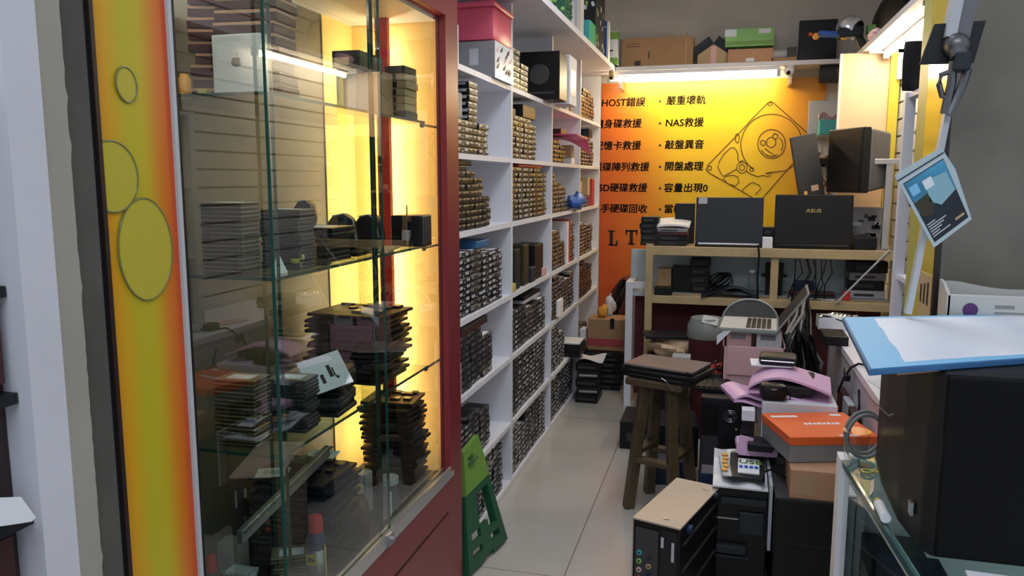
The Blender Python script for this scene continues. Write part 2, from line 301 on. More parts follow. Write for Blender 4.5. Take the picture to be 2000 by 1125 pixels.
# ---- small laptop drives
def lapdrive_mesh(w, d, h, body, top):
    q = MB(); q.bx(-w/2, w/2, -d/2, d/2, .0006, h*.72, 0, bev=.0006); q.bx(-w/2+.001, w/2-.001, -d/2+.001, d/2-.001, h*.72, h-.0004, 1)
    for s in (-1, 1):
        for y in (-.3, .3): q.box((s*w/2, y*d, h*.32), (.0016, .004, h*.3), 2)
        for x in (-.32, .32): q.box((x*w, s*d/2, h*.32), (.006, .0016, h*.3), 2)
    q.bx(-w*.3, w*.3, -d*.3, d*.25, h-.0004, h, 3)
    o = q.build('laptop_drive', [body, top, 'black', 'paper']); me = o.data; bpy.data.objects.remove(o); return me
LD = [lapdrive_mesh(.102, .07, .0093, 'olive', 'gold'), lapdrive_mesh(.102, .072, .0093, 'darkgrey', 'steel')]
SD = [lapdrive_mesh(.145, .128, .0127, 'black', 'darksteel'), lapdrive_mesh(.145, .128, .0127, 'darkgrey', 'steel')]
def stack(name, me, n, x, y, z, h, rz, where, group, cat, adj='', jit=.002, order='top'):
    for k in range(n):
        o = bpy.data.objects.new(name, me if not isinstance(me, list) else RND.choice(me)); C.objects.link(o)
        o.location = (x+RND.uniform(-jit, jit), y+RND.uniform(-jit, jit), z+k*h); o.rotation_euler = (0, 0, rz+RND.uniform(-1, 1)*jit*8)
        i = n-k
        w_ = 'topmost' if i == 1 else 'lowest' if k == 0 else ORD[i]+' from top' if i <= n//2+1 else ORD[k+1]+' from bottom'
        tag(o, f'{adj} {cat}, {w_} of {where}'.strip(), 'drive' if 'drive' in cat else cat.split()[-1], group)
Z1, Z2, Z3 = 1.6818, 1.2898, .8908
stack('laptop_drive', LD[0], 17, -1.072, 1.535, Z2, .0094, 0, 'the near stack on the middle glass shelf', 'slim drives of the near stack, middle glass shelf', 'laptop drive', 'olive-edged', .0012)
stack('laptop_drive', LD[1], 15, -1.0, 1.655, Z2, .0094, 0, 'the grey stack behind, middle glass shelf', 'slim drives of the second stack, middle glass shelf', 'laptop drive', 'grey-edged', .003)
stack('slim_drive', SD[0], 5, -1.037, 1.84, Z2, .0128, 0, 'the wide black pile on the middle glass shelf', 'wide slim drives on the middle glass shelf', 'slim drive', 'black', .003)
stack('slim_drive', SD[0], 2, -1.02, 1.835, Z2+5*.0128, .0128, 0, 'the overhanging pair under the black docks', 'wide slim drives on the middle glass shelf', 'slim drive', 'wide black', .002)
stack('laptop_drive', LD[0], 17, -1.062, 1.535, Z3, .0094, .02, 'the near stack on the lowest glass shelf', 'slim drives of the near stack, lowest glass shelf', 'laptop drive', 'olive-edged', .002)
stack('laptop_drive', LD[1], 14, -1.012, 1.665, Z3, .0094, .06, 'the slanting grey stack, lowest glass shelf', 'slim drives of the second stack, lowest glass shelf', 'laptop drive', 'grey-edged', .004)
stack('slim_drive', SD, 9, -1.02, 1.82, Z3, .0128, .12, 'the pile under the tilted white card', 'slim drives under the white card', 'slim drive', 'dark', .006)
# ---- upper glass shelf
xa, xb = at(415, 120, Y=1.50).x, at(509, 120, Y=1.50).x; h = at(460, 66, Y=1.50).z-Z1
t = thing('white_box', 'upright white box with grey fruit emblem on the top glass shelf', 'box', ((xa+xb)/2, 1.50, Z1))
wb = xb-xa; MB().bx(-wb/2, wb/2, 0, .034, 0, h, bev=.0015).build('body', 'paper', t)
k = wb*.1
def fruit(parent):
    c = Vector((0, -.0006, h*.53)); q = MB()
    pts = []
    for i in range(40):
        a = 2*PI*i/40; r = k*(1+.13*math.cos(2*a)*1 - .10*max(0, math.cos(a-PI/2))**9 - .05*max(0, math.cos(a+PI/2))**9)
        x, z = r*math.cos(a)*.92, r*math.sin(a)
        dx, dz = x-k*1.15, z-k*.1
        dd = math.hypot(dx, dz)
        if dd < k*.48: x, z = k*1.15+dx/dd*k*.48, k*.1+dz/dd*k*.48
        pts.append((c.x+x, c.y, c.z+z))
    q.prism(pts, (0, 0, 0), (0, .0005, 0))
    q.prism([(c.x+k*(.02+.34*u), c.y, c.z+k*(1.08+.5*u+s*.16*math.sin(PI*u))) for s, us in ((1, (0, .25, .5, .75)), (-1, (1, .75, .5, .25))) for u in us], (0, 0, 0), (0, .0005, 0))
    q.build('emblem', 'logo', parent)
fruit(t)
q = MB(); q.bx(-.073, .073, -.05, .05, .002, .02, 0, bev=.002); q.bx(-.072, .072, -.049, .049, .02, .0255, 1); q.bx(-.04, .05, -.03, .03, .0255, .0258, 2)
_o = q.build('bare', ['mahogany', 'cardboard2', 'tan']); BD = _o.data; bpy.data.objects.remove(_o)
stack('hard_drive', BD, 11, -1.03, 1.60, Z1, .0262, .1, 'the stack behind the white box', 'hard drives behind the white fruit box', 'hard drive', 'brass-topped', .006)
stack('hard_drive', BD, 9, -1.14, 1.66, Z1, .0262, .25, 'the leaning stack at the cabinet left edge', 'hard drives on the top glass shelf at left', 'hard drive', 'brown', .008)
MB_ = MB().bx(-.012, .012, -.01, .01, 0, .018, bev=.002); tag(MB_.build('sponge', 'paleyellow', None, loc=(at(393, 165, Y=1.55).x, 1.56, Z1)), 'small pale yellow cube on the top glass shelf', 'sponge')
tag(MB().lathe([(.014, 0), (.015, .01), (.014, .045), (.010, .05), (.010, .055)]).build('glass_jar', 'amber', None, True, loc=(at(376, 150, Y=1.6).x, 1.57, Z1)), 'tiny amber jar-shaped reflection stand-in at the left end of the top glass shelf', 'jar')  # amber jar shape stands in for a reflection in the glass
def carton(name, label, cat, x0, x1, y0, y1, z0, z1, m='cardboard', tape=None, lab=None, rz=0, group=None, flap=True, labm='paper', bev=.002):
    cx, cy = (x0+x1)/2, (y0+y1)/2; t = thing(name, label, cat, (cx, cy, z0), rz, group); a, b_, h = (x1-x0)/2, (y1-y0)/2, z1-z0
    MB().bx(-a, a, -b_, b_, 0, h, bev=bev).build('body', m, t)
    if tape: MB().bx(-.02*1, .02, -b_-.0006, b_+.0006, h*.75, h+.0006).build('tape', tape, t)
    if lab:
        u0, u1, v0, v1 = lab; MB().bx(-a+2*a*u0, -a+2*a*u1, -b_-.0008, -b_+.0004, h*v0, h*v1).build('label', labm, t)
    return t
# boxes at the far end of the upper shelf
xa, xb = at(648, 110, Y=2.0).x, at(702, 110, Y=2.0).x
t = carton('router_box', 'dark product box with a pale label lying on top of boxes, top glass shelf', 'box', xa, xb, 2.0, 2.15, Z1+.12, Z1+.165, 'slate', lab=(.1, .62, .15, .6), labm='tan')
carton('white_box', 'white upright box under the dark labelled box, top glass shelf', 'box', xa, xb-.02, 2.02, 2.13, Z1+.0005, Z1+.119, 'lightgrey', lab=(.55, .95, .1, .9))
carton('brown_box', 'brown cardboard box behind the glass door edge, top glass shelf', 'box', at(700, 150, Y=2.16).x, at(745, 150, Y=2.16).x, 2.16, 2.24, Z1+.0005, Z1+.13, 'cardboard', lab=(.1, .35, .2, .8))
xa, xb = at(752, 170, Y=2.25).x, at(792, 170, Y=2.25).x
stk = []
for i in range(7):
    hh = .0215; z = Z1+.0005+i*.0225
    o = carton('cassette_case', '', 'case', xa+RND.uniform(-.003, .003), xb+RND.uniform(-.003, .003), 2.25, 2.345, z, z+hh, 'tan' if i not in (0, 6) else 'darkgrey', lab=(.06, .55, .1, .9), labm='charcoal')
    tag(o, f"tan and black flat case, {'lowest' if i == 0 else 'topmost' if i == 6 else ORD[i+1]+' from bottom'} of the stack at the yellow end wall", 'case', 'flat cases stacked at the yellow end wall')
# ---- middle shelf: docks, box, papers
def dock(label, x, y, z, rz, s=1):
    t = thing('drive_dock', label, 'dock', (x, y, z), rz, 'black docks on the middle glass shelf')
    pr = [(-.035, 0), (.03, 0), (.036, .03), (.03, .072), (.012, .085), (-.012, .08), (-.03, .055)]
    MB().prism([(a*s, -.03*s, b_*s) for a, b_ in pr], (0, 0, 0), (0, .06*s, 0), bev=.006*s).build('shell', 'black', t, True)
    MB().tube([(a*s*1.01, -.031*s, b_*s) for a, b_ in pr[2:6]], .0016*s, 6).build('trim_line', 'lightgrey', t)
dock('black curved dock standing on the wide slim drives', -1.04, 1.80, Z2+7*.0128, .25, .8)
dock('black curved dock behind the wide slim drives', -1.06, 2.03, Z2, .35, 1.35)
dock('black curved dock in front of the red inner post', -1.045, 2.18, Z2, .1, 1.25)
t = thing('drive_case', 'square black case at the far end of the middle glass shelf', 'case', (at(800, 450, Y=2.30).x, 2.33, Z2))
MB().bx(-.055, .05, -.05, .035, 0, .098, bev=.004).build('shell', 'black', t); MB().bx(-.002, .002, -.051, -.049, .0, .13).build('antenna', 'steel', t)
for i in range(4): MB().bx(.05, .052, -.045+i*.02, -.035+i*.02, .01, .09).build('slot', 'darkgrey', t)
x = at(578, 495, X=-.96); t = thing('toy_animal', 'tiny yellow toy animal on the middle glass shelf', 'toy', (-.965, at(578, 500, X=-.965).y, Z2))
MB().sph((0, 0, .02), .012, 0, (1.3, .8, .8)).sph((.014, 0, .03), .008).cyl((-.008, 0, 0), (-.008, 0, .018), .004, n=8).cyl((.01, 0, 0), (.01, 0, .018), .004, n=8).build('body', 'paleyellow', t, True)
MB().cyl((.012, .004, .035), (.012, .006, .043), .003, .001, 8).cyl((.012, -.004, .035), (.012, -.006, .043), .003, .001, 8).build('ear', 'yellow', t)
y_ = at(545, 510, X=-.955).y
tag(MB().prism([(-.955, y_-.03, Z2), (-.955, y_+.035, Z2), (-.965, y_+.012, Z2+.05)], (0, 0, 0), (-.0012, 0, 0)).build('price_tag', 'paper'), 'small folded white triangle of paper by the glass corner', 'paper')
tag(MB().box((-1.0, 2.13, Z2+.004), (.11, .2, .006), 0, (0, 0, .2)).build('notebook', 'tan'), 'thin tan booklet lying at the middle shelf far end', 'booklet')
tag(MB().box((-1.03, 2.0, Z2+.0065), (.12, .12, .012), 0, (0, 0, .1), .002).build('drive_tray', 'charcoal'), 'flat charcoal tray under the black dock on the middle shelf', 'tray')
tag(MB().box((-.968, 1.74, Z2+.006), (.05, .06, .011), 0, (0, 0, .3), .001).build('adapter_board', 'slate'), 'small dark adapter beside the yellow toy', 'adapter')
# ---- lowest glass shelf
c0 = at(635, 728, X=-.97)
t = thing('sign_card', 'tilted white sign card with two columns of black print, lowest glass shelf', 'sign', (c0.x, c0.y, c0.z-.0), .85)
Rm = Euler((-.75, 0, 0))
cd = MB().box((0, 0, 0), (.112, .003, .10), 0).build('card', 'paper', t, rot=(-.75, -.2, 0))
MB().box((.012, -.0018, .0), (.009, .0008, .035)).box((.0205, -.0018, -.004), (.004, .0008, .024)).build('print', 'ink', cd); MB().box((-.012, -.0018, -.016), (.009, .0008, .026)).build('print', 'ink', cd)
def board_mesh(w, d, h, seed):
    r = random.Random(seed); q = MB(); q.bx(-w/2, w/2, -d/2, d/2, 0, h*.55, 0, bev=.001)
    for i in range(9): 
        x, y = r.uniform(-.4, .4)*w, r.uniform(-.4, .4)*d; q.box((x, y, h*.72), (r.uniform(.01, .05), r.uniform(.01, .04), h*.5), r.choice((1, 1, 2)))
    q.bx(-w*.46, w*.2, -d/2-.003, -d/2+.01, h*.1, h*.5, 2)
    o = q.build('x', ['charcoal', 'black', 'darksteel']); me = o.data; bpy.data.objects.remove(o); return me
BM = [board_mesh(.27, .22, .0165, i) for i in range(3)]
def boards(n, x, y, z, h, where, group, sc=1, jit=.014):
    for k in range(n):
        o = bpy.data.objects.new('laptop_board', RND.choice(BM)); C.objects.link(o); o.scale = (sc, sc, 1)
        o.location = (x+RND.uniform(-jit, jit), y+RND.uniform(-jit, jit), z+k*h); o.rotation_euler = (0, 0, RND.uniform(-.12, .12))
        i = n-k; w_ = 'topmost' if i == 1 else 'lowest' if k == 0 else ORD[i]+' from top' if i <= n//2+1 else ORD[k+1]+' from bottom'
        tag(o, f'dark flat electronic board, {w_} of {where}', 'circuit board', group)
boards(13, -1.085, 2.18, Z3+.0005, .0168, 'the pile against the yellow end wall', 'boards piled on the lowest glass shelf', .93)
tag(MB().box((-1.0, 2.08, Z3+.0005+13*.0168+.006), (.05, .07, .004), 0, (.1, .25, .5)).build('note_slip', 'bag'), 'pale slip lying on the big dark board pile', 'paper')
# ---- cabinet deck
boards(19, -1.05, 2.36, DK+.0005, .0168, 'the tall dark pile on the cabinet deck', 'boards piled on the cabinet deck', .66, .010)
boards(15, -1.09, 1.84, DK+.0005, .0168, 'the pile below the pale cards', 'boards piled mid cabinet on the deck', .85, .012)
for i, (px, py, yy, m, lb) in enumerate(((530, 852, 1.78, 'paper', 'white printed card lying on the dark boards at cabinet left'), (628, 828, 1.93, 'paper', 'small white card lying at the back of the board pile'), (600, 842, 1.86, 'pcb', 'green circuit card lying between the two white cards'))):
    v = at(px, py, Y=yy); t = thing('printed_card', lb, 'card', (min(max(v.x, -1.2), -.97), yy, DK+15*.0168+.003+i*.005), .4-i*.3)
    MB().box((0, 0, .0015), (.085, .06, .003), 0, bev=.0005).build('card', m, t); MB().box((0, 0, .0033), (.05, .03, .0007), 0).build('chip', 'darkgrey' if m == 'pcb' else 'lightgrey', t)
def spray(label, x, y, z, body, capm, hh=.15, r=.03, word=True):
    t = thing('spray_can', label, 'can', (x, y, z))
    MB().lathe([(r*.92, 0), (r, .006), (r, hh), (r*.93, hh+.008), (r*.7, hh+.02), (r*.55, hh+.022)], n=28).build('can_body', body, t, True)
    MB().lathe([(r*.72, hh+.018), (r*.76, hh+.022), (r*.74, hh+.05), (r*.66, hh+.06), (r*.2, hh+.063)], n=24).build('cap', capm, t, True)
    if word:
        MB().lathe([(r+.0006, hh*.15), (r+.0006, hh*.80)], n=28).build('label', 'alu', t, True)
        yv = -r-.0012; MB().box((0, yv, hh*.62), (.03, .001, .028), 0).build('badge', 'yellow', t); text('IN', .018, 'ink', t, (-.010, yv-.001, hh*.62), bold=.0006)
        MB().cyl((r+.004, -.004, hh*.2), (r+.002, -.004, hh*.9), .002, n=8).build('straw', 'paleyellow', t)
c = at(616, 1060, X=-.99); spray('blue and silver spray can with a red cap behind the glass door', -.985, c.y-.005, DK+.0005, 'navy', 'brightred', .125, .0245)
c = at(403, 1030, Y=1.56); spray('small red-capped can at the lower left of the cabinet', c.x+.008, 1.56, DK+.0005, 'darkgrey', 'brightred', .06, .018, False)
p0, p1 = at(468, 1050, X=-.985), at(640, 880, X=-1.02)
MB_ = MB(); MB_.beam((p0.x, p0.y, max(p0.z, DK+.03)), p1, .012, .03).beam((p0.x+.008, p0.y, max(p0.z, DK+.03)+.012), Vector(p1)+Vector((.008, 0, .012)), .02, .003)
tag(MB_.build('aluminium_rail', 'alu'), 'long aluminium rail leaning diagonally inside the cabinet', 'rail')
def bottle(label, x, y, z, m, capm, h, r, name='bottle', neck=.4):
    t = thing(name, label, 'bottle', (x, y, z)); MB().lathe([(r*.9, 0), (r, .006), (r, h*.62), (r*.8, h*.72), (r*neck, h*.80), (r*neck, h*.86)], n=24).build('body', m, t, True)
    MB().lathe([(r*neck*1.15, h*.85), (r*neck*1.15, h*.99), (r*neck*.9, h)], n=20).build('cap', capm, t, True); return t
c = at(722, 955, X=-1.0); bottle('brown glass bottle with tan cap standing on the cabinet deck', -1.0, 1.985, DK+.0005, 'brownglass', 'tan', .155, .026)
bottle('pale plastic bottle with white cap beside the brown bottle', -1.07, 2.03, DK+.0005, 'lightgrey', 'paper', .17, .024)
t = bottle('clear bottle with a white strip near the cabinet far end', -.975, 2.13, DK+.0005, 'darkgrey', 'lightgrey', .13, .035, 'jar', .8); MB().box((.02, -.030, .055), (.008, .002, .08), 0, (0, 0, .5)).build('label', 'paper', t)
# lumpy dark plastic bag
def blob(label, cat, x, y, z, rx, ry, rz_, m, seed, name='plastic_bag', amp=.25, tie=True):
    r = random.Random(seed); q = MB(); q.sph((0, 0, 0), 1, n=20); ph = [(r.uniform(0, 6), r.uniform(2, 5), r.uniform(2, 5), r.uniform(2, 5)) for _ in range(4)]
    for v in q.bm.verts:
        d = 1+amp*sum(math.sin(p_+a*v.co.x+b_*v.co.y+c_*v.co.z) for p_, a, b_, c_ in ph)/4
        v.co = Vector((v.co.x*d*rx, v.co.y*d*ry, max(-.92, v.co.z*d)*rz_+rz_*.92))
    t = thing(name, label, cat, (x, y, z)); q.build('body', m, t, True)
    if tie: MB().cyl((0, 0, rz_*1.8), (rx*.15, 0, rz_*2.15), rx*.10, rx*.2, 10).build('knot', m, t, True)
    return t
blob('crumpled black plastic bag inside the cabinet beside the aluminium rail', 'bag', -1.02, 1.86, DK+.0005+.0, .05, .06, .055, 'black', 4)
t = thing('open_box', 'open dark box full of cards at the bottom left of the cabinet', 'box', (-1.03, 1.60, DK+.0005), .15)
MB().bx(-.06, .06, -.05, .05, 0, .003).bx(-.06, -.057, -.05, .05, 0, .035).bx(.057, .06, -.05, .05, 0, .035).bx(-.06, .06, -.05, -.047, 0, .035).bx(-.06, .06, .047, .05, 0, .035).build('tray', 'charcoal', t)
for i in range(5):
    o = MB().box((0, 0, 0), (.05, .03, .002), 0, bev=.0004).build('memory_card', ['paper', 'pcb', 'gold', 'paper', 'charcoal'][i], None, loc=(-1.065+.018*i, 1.585+.012*(i % 3), DK+.012+.0045*i), rot=(.15*(i-2), .2, .5*i))
    tag(o, ['white card lowest in the dark tray at cabinet bottom left', 'green card in the dark tray at cabinet bottom left', 'brass coloured card in the dark tray at cabinet bottom left', 'white card upper in the dark tray at cabinet bottom left', 'charcoal card on top in the dark tray at cabinet bottom left'][i], 'card', 'cards in the dark tray')
for i, (px, py, m) in enumerate(((452, 915, 'bag'), (460, 955, 'paper'), (430, 985, 'beige'))):
    v = at(px, py, Y=1.62); o = MB().box((0, 0, 0), (.06, .04, .012), 0, bev=.002).build('memory_module', m, None, loc=(v.x, 1.70+.02*i, DK+.03+.0), rot=(0, 0, .4*i))
    o.location = (v.x-.02, 1.66+.015*i, DK+.0065+.0125*(2-i)); tag(o, ['pale slip on top of the three small packets at cabinet lower left', 'white packet in the middle of three at cabinet lower left', 'beige packet lowest of three at cabinet lower left'][i], 'packet')
# extra small clutter on the cabinet deck, lower left
stack('laptop_drive', LD[0], 9, -1.05, 1.70, DK+.0005, .0094, .5, 'the low pile behind the dark tray', 'slim drives behind the dark tray', 'laptop drive', 'olive-edged', .004)
for i, (px, yy, w_, d, h, m, lb) in enumerate(((405, 1.53, .06, .05, .05, 'darkgrey', 'grey box at the front left corner of the cabinet deck'), (540, 1.72, .06, .05, .10, 'slate', 'dark upright box behind the pile at the cabinet middle'), (470, 1.80, .09, .03, .16, 'olive', 'olive card standing at the back of the cabinet deck'), (655, 1.95, .06, .05, .09, 'navy', 'navy box beside the crumpled black bag in the cabinet'), (700, 2.12, .05, .05, .13, 'lightgrey', 'pale upright carton between the bottles in the cabinet'), (430, 1.68, .07, .05, .09, 'beige', 'beige upright box at the left of the cabinet deck'))):
    x = max(-1.235, min(at(px, 950, Y=yy).x, -.97)); t = carton('small_box', lb, 'box', x-w_/2, x+w_/2, yy, yy+d, DK+.0005, DK+h, m, lab=(.2, .7, .3, .7), labm='grey')
for i, (px, yy, z) in enumerate(((520, 1.55, .0), (480, 1.50, .0), (560, 1.58, 0))):
    o = MB().box((0, 0, .004), (.05, .035, .008), 0, bev=.001).build('memory_module', ['lightgrey', 'pcb', 'tan'][i], None, loc=(-.98+.02*i, 1.505+.03*i, DK+.0005), rot=(0, 0, .5-.4*i)); tag(o, ['pale flat module at the very front of the cabinet deck', 'green flat module at the front of the cabinet deck', 'tan flat module at the front of the cabinet deck'][i], 'module')
# ================================================================ white shelving along the left wall
XS = -.965; DY = [2.645, 3.55, 4.42, 5.31, 6.165]; RZ = [1.8995, 1.575, 1.279, .938, .635, .312, .018]; TH = .022
sh = thing('shelving_unit', 'white floor to ceiling shelving with square bays along the left wall', 'shelf', (0, 0, 0))
for y in DY: MB().bx(-1.268, XS, y-.011, y+.011, 0, 2.288).build('divider', 'white', sh)
for z in RZ: MB().bx(-1.268, XS-.0005, DY[0], DY[-1], z, z+TH).build('shelf_board', 'white', sh)
MB().bx(-1.272, -1.262, DY[0], DY[-1], 0, 2.29).build('back_panel', 'white', sh)
MB().bx(-1.268, XS-.004, DY[0], DY[-1], 0, .018).build('plinth', 'white', sh)
tag(MB().bx(-1.272, -.825, 2.635, 6.2, 2.2895, 2.322).build('overhead_shelf', 'white'), 'deep white top board overhanging the left shelving', 'shelf')
# ---- hard drives
def hdd_mesh(body, top, lab, tab):
    q = MB(); q.bx(-.0735, .0735, -.051, .051, .003, .018, 0); q.bx(-.0735, .0735, -.051, .051, .018, .0245, 1); q.bx(-.06, .06, -.044, .044, 0, .003, 3); q.bx(-.05, .055, -.045, .04, .0245, .0250, 2)
    for s in (-1, 1):
        for x in (-.05, .042): q.box((x, s*.051, .0165), (.038, .0022, .011), 5)
        q.box((0, s*.051, .010), (.012, .0016, .006), 5)
        q.box((s*.0735, -.01, .008), (.0016, .05, .006), 4); q.box((s*.0735, .03, .019), (.002, .03, .007), 5); q.box((s*.0735, -.03, .019), (.002, .03, .007), 5)
    o = q.build('x', [body, top, lab, 'pcb', 'black', tab]); me = o.data; me.name = 'hard_drive'; bpy.data.objects.remove(o); return me
HD = [hdd_mesh('black', 'darksteel', 'paper', 'lightgrey'), hdd_mesh('charcoal', 'steel', 'paper', 'alu'), hdd_mesh('black', 'darksteel', 'tan', 'gold'), hdd_mesh('charcoal', 'darkgrey', 'black', 'steel')]
BAYW = ['nearest', 'second', 'third', 'farthest']; ROWW = ['top', 'second', 'third', 'fourth', 'fifth', 'sixth', 'lowest']
NIND = [0]; REST = []
def fill(bay, row, counts, ori='L', y0=None, mix=(0, 1, 1, 3), gap=.006, jit=.004, z0=0, word=''):
    z = RZ[row]+TH+.0006+z0; y = DY[bay]+.02 if y0 is None else y0
    for si, n in enumerate(counts):
        o_ = ori[si % len(ori)]; wy, wx = (.147, .102) if o_ == 'L' else (.102, .147)
        if n > 0:
            v0 = RND.choice(mix)
            for k in range(n):
                me = HD[v0 if RND.random() < .7 else RND.choice(mix)]
                loc = Vector((XS-.012-wx/2+RND.uniform(-jit, jit)-.004, y+wy/2+RND.uniform(-jit, jit)*.5, z+k*.0256)); rz = (PI/2 if o_ == 'L' else 0)+(PI if RND.random() < .5 else 0)+RND.uniform(-.03, .03)
                if NIND[0] < 300 and bay < 2:
                    NIND[0] += 1; o = bpy.data.objects.new('hard_drive', me); C.objects.link(o); o.location = loc; o.rotation_euler = (0, 0, rz)
                    i = n-k; w_ = 'topmost' if i == 1 else 'lowest' if k == 0 else ORD[k+1]+' up'
                    tag(o, f'dark hard drive, {w_} in {ORD[si+1]} stack of {ROWW[row]} row, {BAYW[bay]} white bay', 'hard drive', f'hard drives in the {ROWW[row]} row of the {BAYW[bay]} bay')
                else: REST.append((me, loc, rz))
        y += wy+gap
    return y
ITEM = []
def on(bay, row): return RZ[row]+TH+.0006
# nearest bay
fill(0, 1, [5, 5, 11, 5], 'LLSL', mix=(0, 0, 1)); fill(0, 2, [8, 9, 9, 8, 5], 'LSSSS', mix=(2, 1, 3, 2)); fill(0, 3, [9, 10, 10, 9, 9], 'L', mix=(0, 0, 1))
fill(0, 4, [7, 9, 9, 7], 'L', mix=(3, 3, 1, 2)); fill(0, 5, [8, 7, 8, 7], 'LSLL', mix=(3, 0, 1)); fill(0, 6, [10, 10, 10, 10, 10], 'L', mix=(1, 0, 3))
# second bay
fill(1, 2, [10, 10, 10, 10, 9], 'L', mix=(0, 2, 1)); fill(1, 1, [7, 8, 8, 7], 'SLLS', mix=(2, 0, 0)); fill(1, 4, [8, 8, 7, 7, 7], 'L', mix=(1, 0, 3)); fill(1, 5, [11, 11, 11, 11, 10], 'L', mix=(1, 0, 3)); fill(1, 6, [9, 8, 10, 10, 10], 'L', mix=(1, 0, 3))
# third and farthest bays
fill(2, 1, [5, 5, 4], 'SLL', mix=(2, 1)); fill(2, 2, [9, 7, 6, 3], 'L', mix=(2, 0, 1)); fill(2, 3, [9, 9, 6, 0, 10], 'L', mix=(2, 0, 1)); fill(2, 4, [9, 10, 9, 8, 9], 'L', mix=(1, 0)); fill(2, 5, [10, 10, 8], 'L', mix=(1, 0)); fill(2, 6, [10, 9, 10, 10, 9], 'L', mix=(1, 0))
fill(3, 0, [6, 8, 8, 7], 'L', mix=(2, 2, 0)); fill(3, 1, [8, 8, 8, 7], 'L', mix=(2, 0)); fill(3, 2, [4, 3, 3], 'L', mix=(2, 0)); fill(3, 3, [9, 9, 8, 8], 'L', mix=(2, 0)); fill(3, 4, [9, 10, 8, 8], 'L', mix=(2, 3, 3)); fill(3, 5, [6, 5, 4], 'L', mix=(2, 3))
# second rows of drives behind the others and the far bays: one mass
def mass(name, items, label, cat):
    vs, fs, mi, mats = [], [], [], []
    for me, loc, rz in items:
        base = len(vs); Rz = Matrix.Rotation(rz, 3, 'Z'); mp = []
        for mt in me.materials:
            if mt not in mats: mats.append(mt)
            mp.append(mats.index(mt))
        vs += [Rz @ v.co+loc for v in me.vertices]
        for p in me.polygons: fs.append([base+i for i in p.vertices]); mi.append(mp[p.material_index])
    me = bpy.data.meshes.new(name); me.from_pydata(vs, [], fs)
    for mt in mats: me.materials.append(mt)
    me.polygons.foreach_set('material_index', mi); o = bpy.data.objects.new(name, me); C.objects.link(o); return tag(o, label, cat, None, 'stuff')
mass('hard_drives', REST, 'dense stacks of hard drives filling the farther bays of the white shelving', 'hard drives')
def obox(name, label, cat, bay, row, y, d, m, x=None, z0=0, rz=0, bev=.003, extra=None):
    """box standing in a bay; d = (deep x, wide y, high z)"""
    X = (XS-.012-d[0]/2) if x is None else x
    t = thing(name, label, cat, (X, y, on(bay, row)+z0), rz)
    MB().bx(-d[0]/2, d[0]/2, -d[1]/2, d[1]/2, 0, d[2], bev=bev).build('body', m, t)
    if extra: extra(t, d)
    return t
# ---- top row
t = thing('storage_box', 'pink plastic storage box with lid on top of the grey printed box, upper shelf', 'box', (-1.055, 3.375, on(0, 0)+.1515), .0)
MB().box((0, 0, .07), (.20, .29, .14), 0, bev=.02).build('tub', 'pink', t, True); MB().box((0, 0, .148), (.212, .305, .024), 0, bev=.008).build('lid', 'pink', t, True)
def printed(t, d):
    q = MB(); r = random.Random(5)
    for i in range(14):
        a = r.uniform(-.45, .3)*d[1]; z = r.uniform(.1, .8)*d[2]; q.prism([(d[0]/2+.0006, a, z), (d[0]/2+.0006, a+.03, z+.006), (d[0]/2+.0006, a+.045, z+.03), (d[0]/2+.0006, a+.01, z+.014)], (0, 0, 0), (.0006, 0, 0), i % 3)
    q.build('print', ['charcoal', 'palepink', 'slate'], t); MB().bx(-d[0]*.08, d[0]*.12, -d[1]/2-.001, -d[1]/2, d[2]*.35, d[2]*.8).build('handle_slot', 'lightgrey', t)
obox('storage_box', 'grey box with a printed white side under the pink storage box', 'box', 0, 0, 3.375, (.19, .29, .150), 'grey', x=-1.048, extra=lambda t, d: (MB().bx(d[0]/2, d[0]/2+.002, -d[1]/2, d[1]/2, 0, d[2]).build('printed_side', 'bag', t), printed(t, (d[0]+.004, d[1], d[2]))))
def specks(t, d):
    q = MB(); r = random.Random(9)
    for i in range(60): q.box((r.uniform(-.45, .45)*d[0], -d[1]/2-.0005, r.uniform(.05, .95)*d[2]), (r.uniform(.004, .014), .001, r.uniform(.003, .009)), 0, (0, r.uniform(0, 3), 0))
    q.build('print', 'purple', t)
obox('patterned_box', 'white box with a dark speckled print at the red post', 'box', 0, 0, 2.79, (.2, .18, .150), 'bag', x=-1.09, extra=specks)
for s, n in ((0, 7), (1, 5)):
    for k in range(n):
        o = bpy.data.objects.new('hard_drive', HD[2]); C.objects.link(o); o.location = (XS-.06+RND.uniform(-.004, .004), 3.645+s*.16, on(0, 0)+k*.0256); o.rotation_euler = (0, 0, PI/2)
        tag(o, f"tan-edged drive, {'lowest' if k == 0 else 'topmost' if k == n-1 else ORD[k+1]+' up'}, in the {'shorter' if s else 'taller'} pile beside the black case, upper shelf", 'hard drive', 'tan drives on the upper shelf')
t = obox('computer_case', 'black open computer case standing on the upper shelf', 'computer case', 1, 0, 4.28, (.22, .20, .25), 'black', bev=.004, x=-.985)
MB().lathe([(.05, 0), (.055, .004), (.05, .008)], n=24).build('fan', 'darkgrey', t).rotation_euler = (PI/2, 0, 0); t.children[-1].location = (0, -.101, .13)
MB().bx(-.08, .08, -.103, -.1, .03, .04).build('slot', 'darkgrey', t); MB().box((-.03, -.105, .12), (.03, .004, .05)).build('sticker', 'redtape', t)
t = obox('router_box', 'white and blue product box standing upright at the third bay', 'box', 2, 0, 4.56, (.14, .22, .27), 'paper', x=-.945, bev=.002, extra=lambda t, d: MB().bx(-.05, .05, -.1012, -.1, .03, .24).bx(.07, .0712, -.08, .08, .05, .2).build('print', 'blue', t)); MB().box((0, -.1015, .10), (.05, .002, .05)).build('badge', 'boxgreen', t)
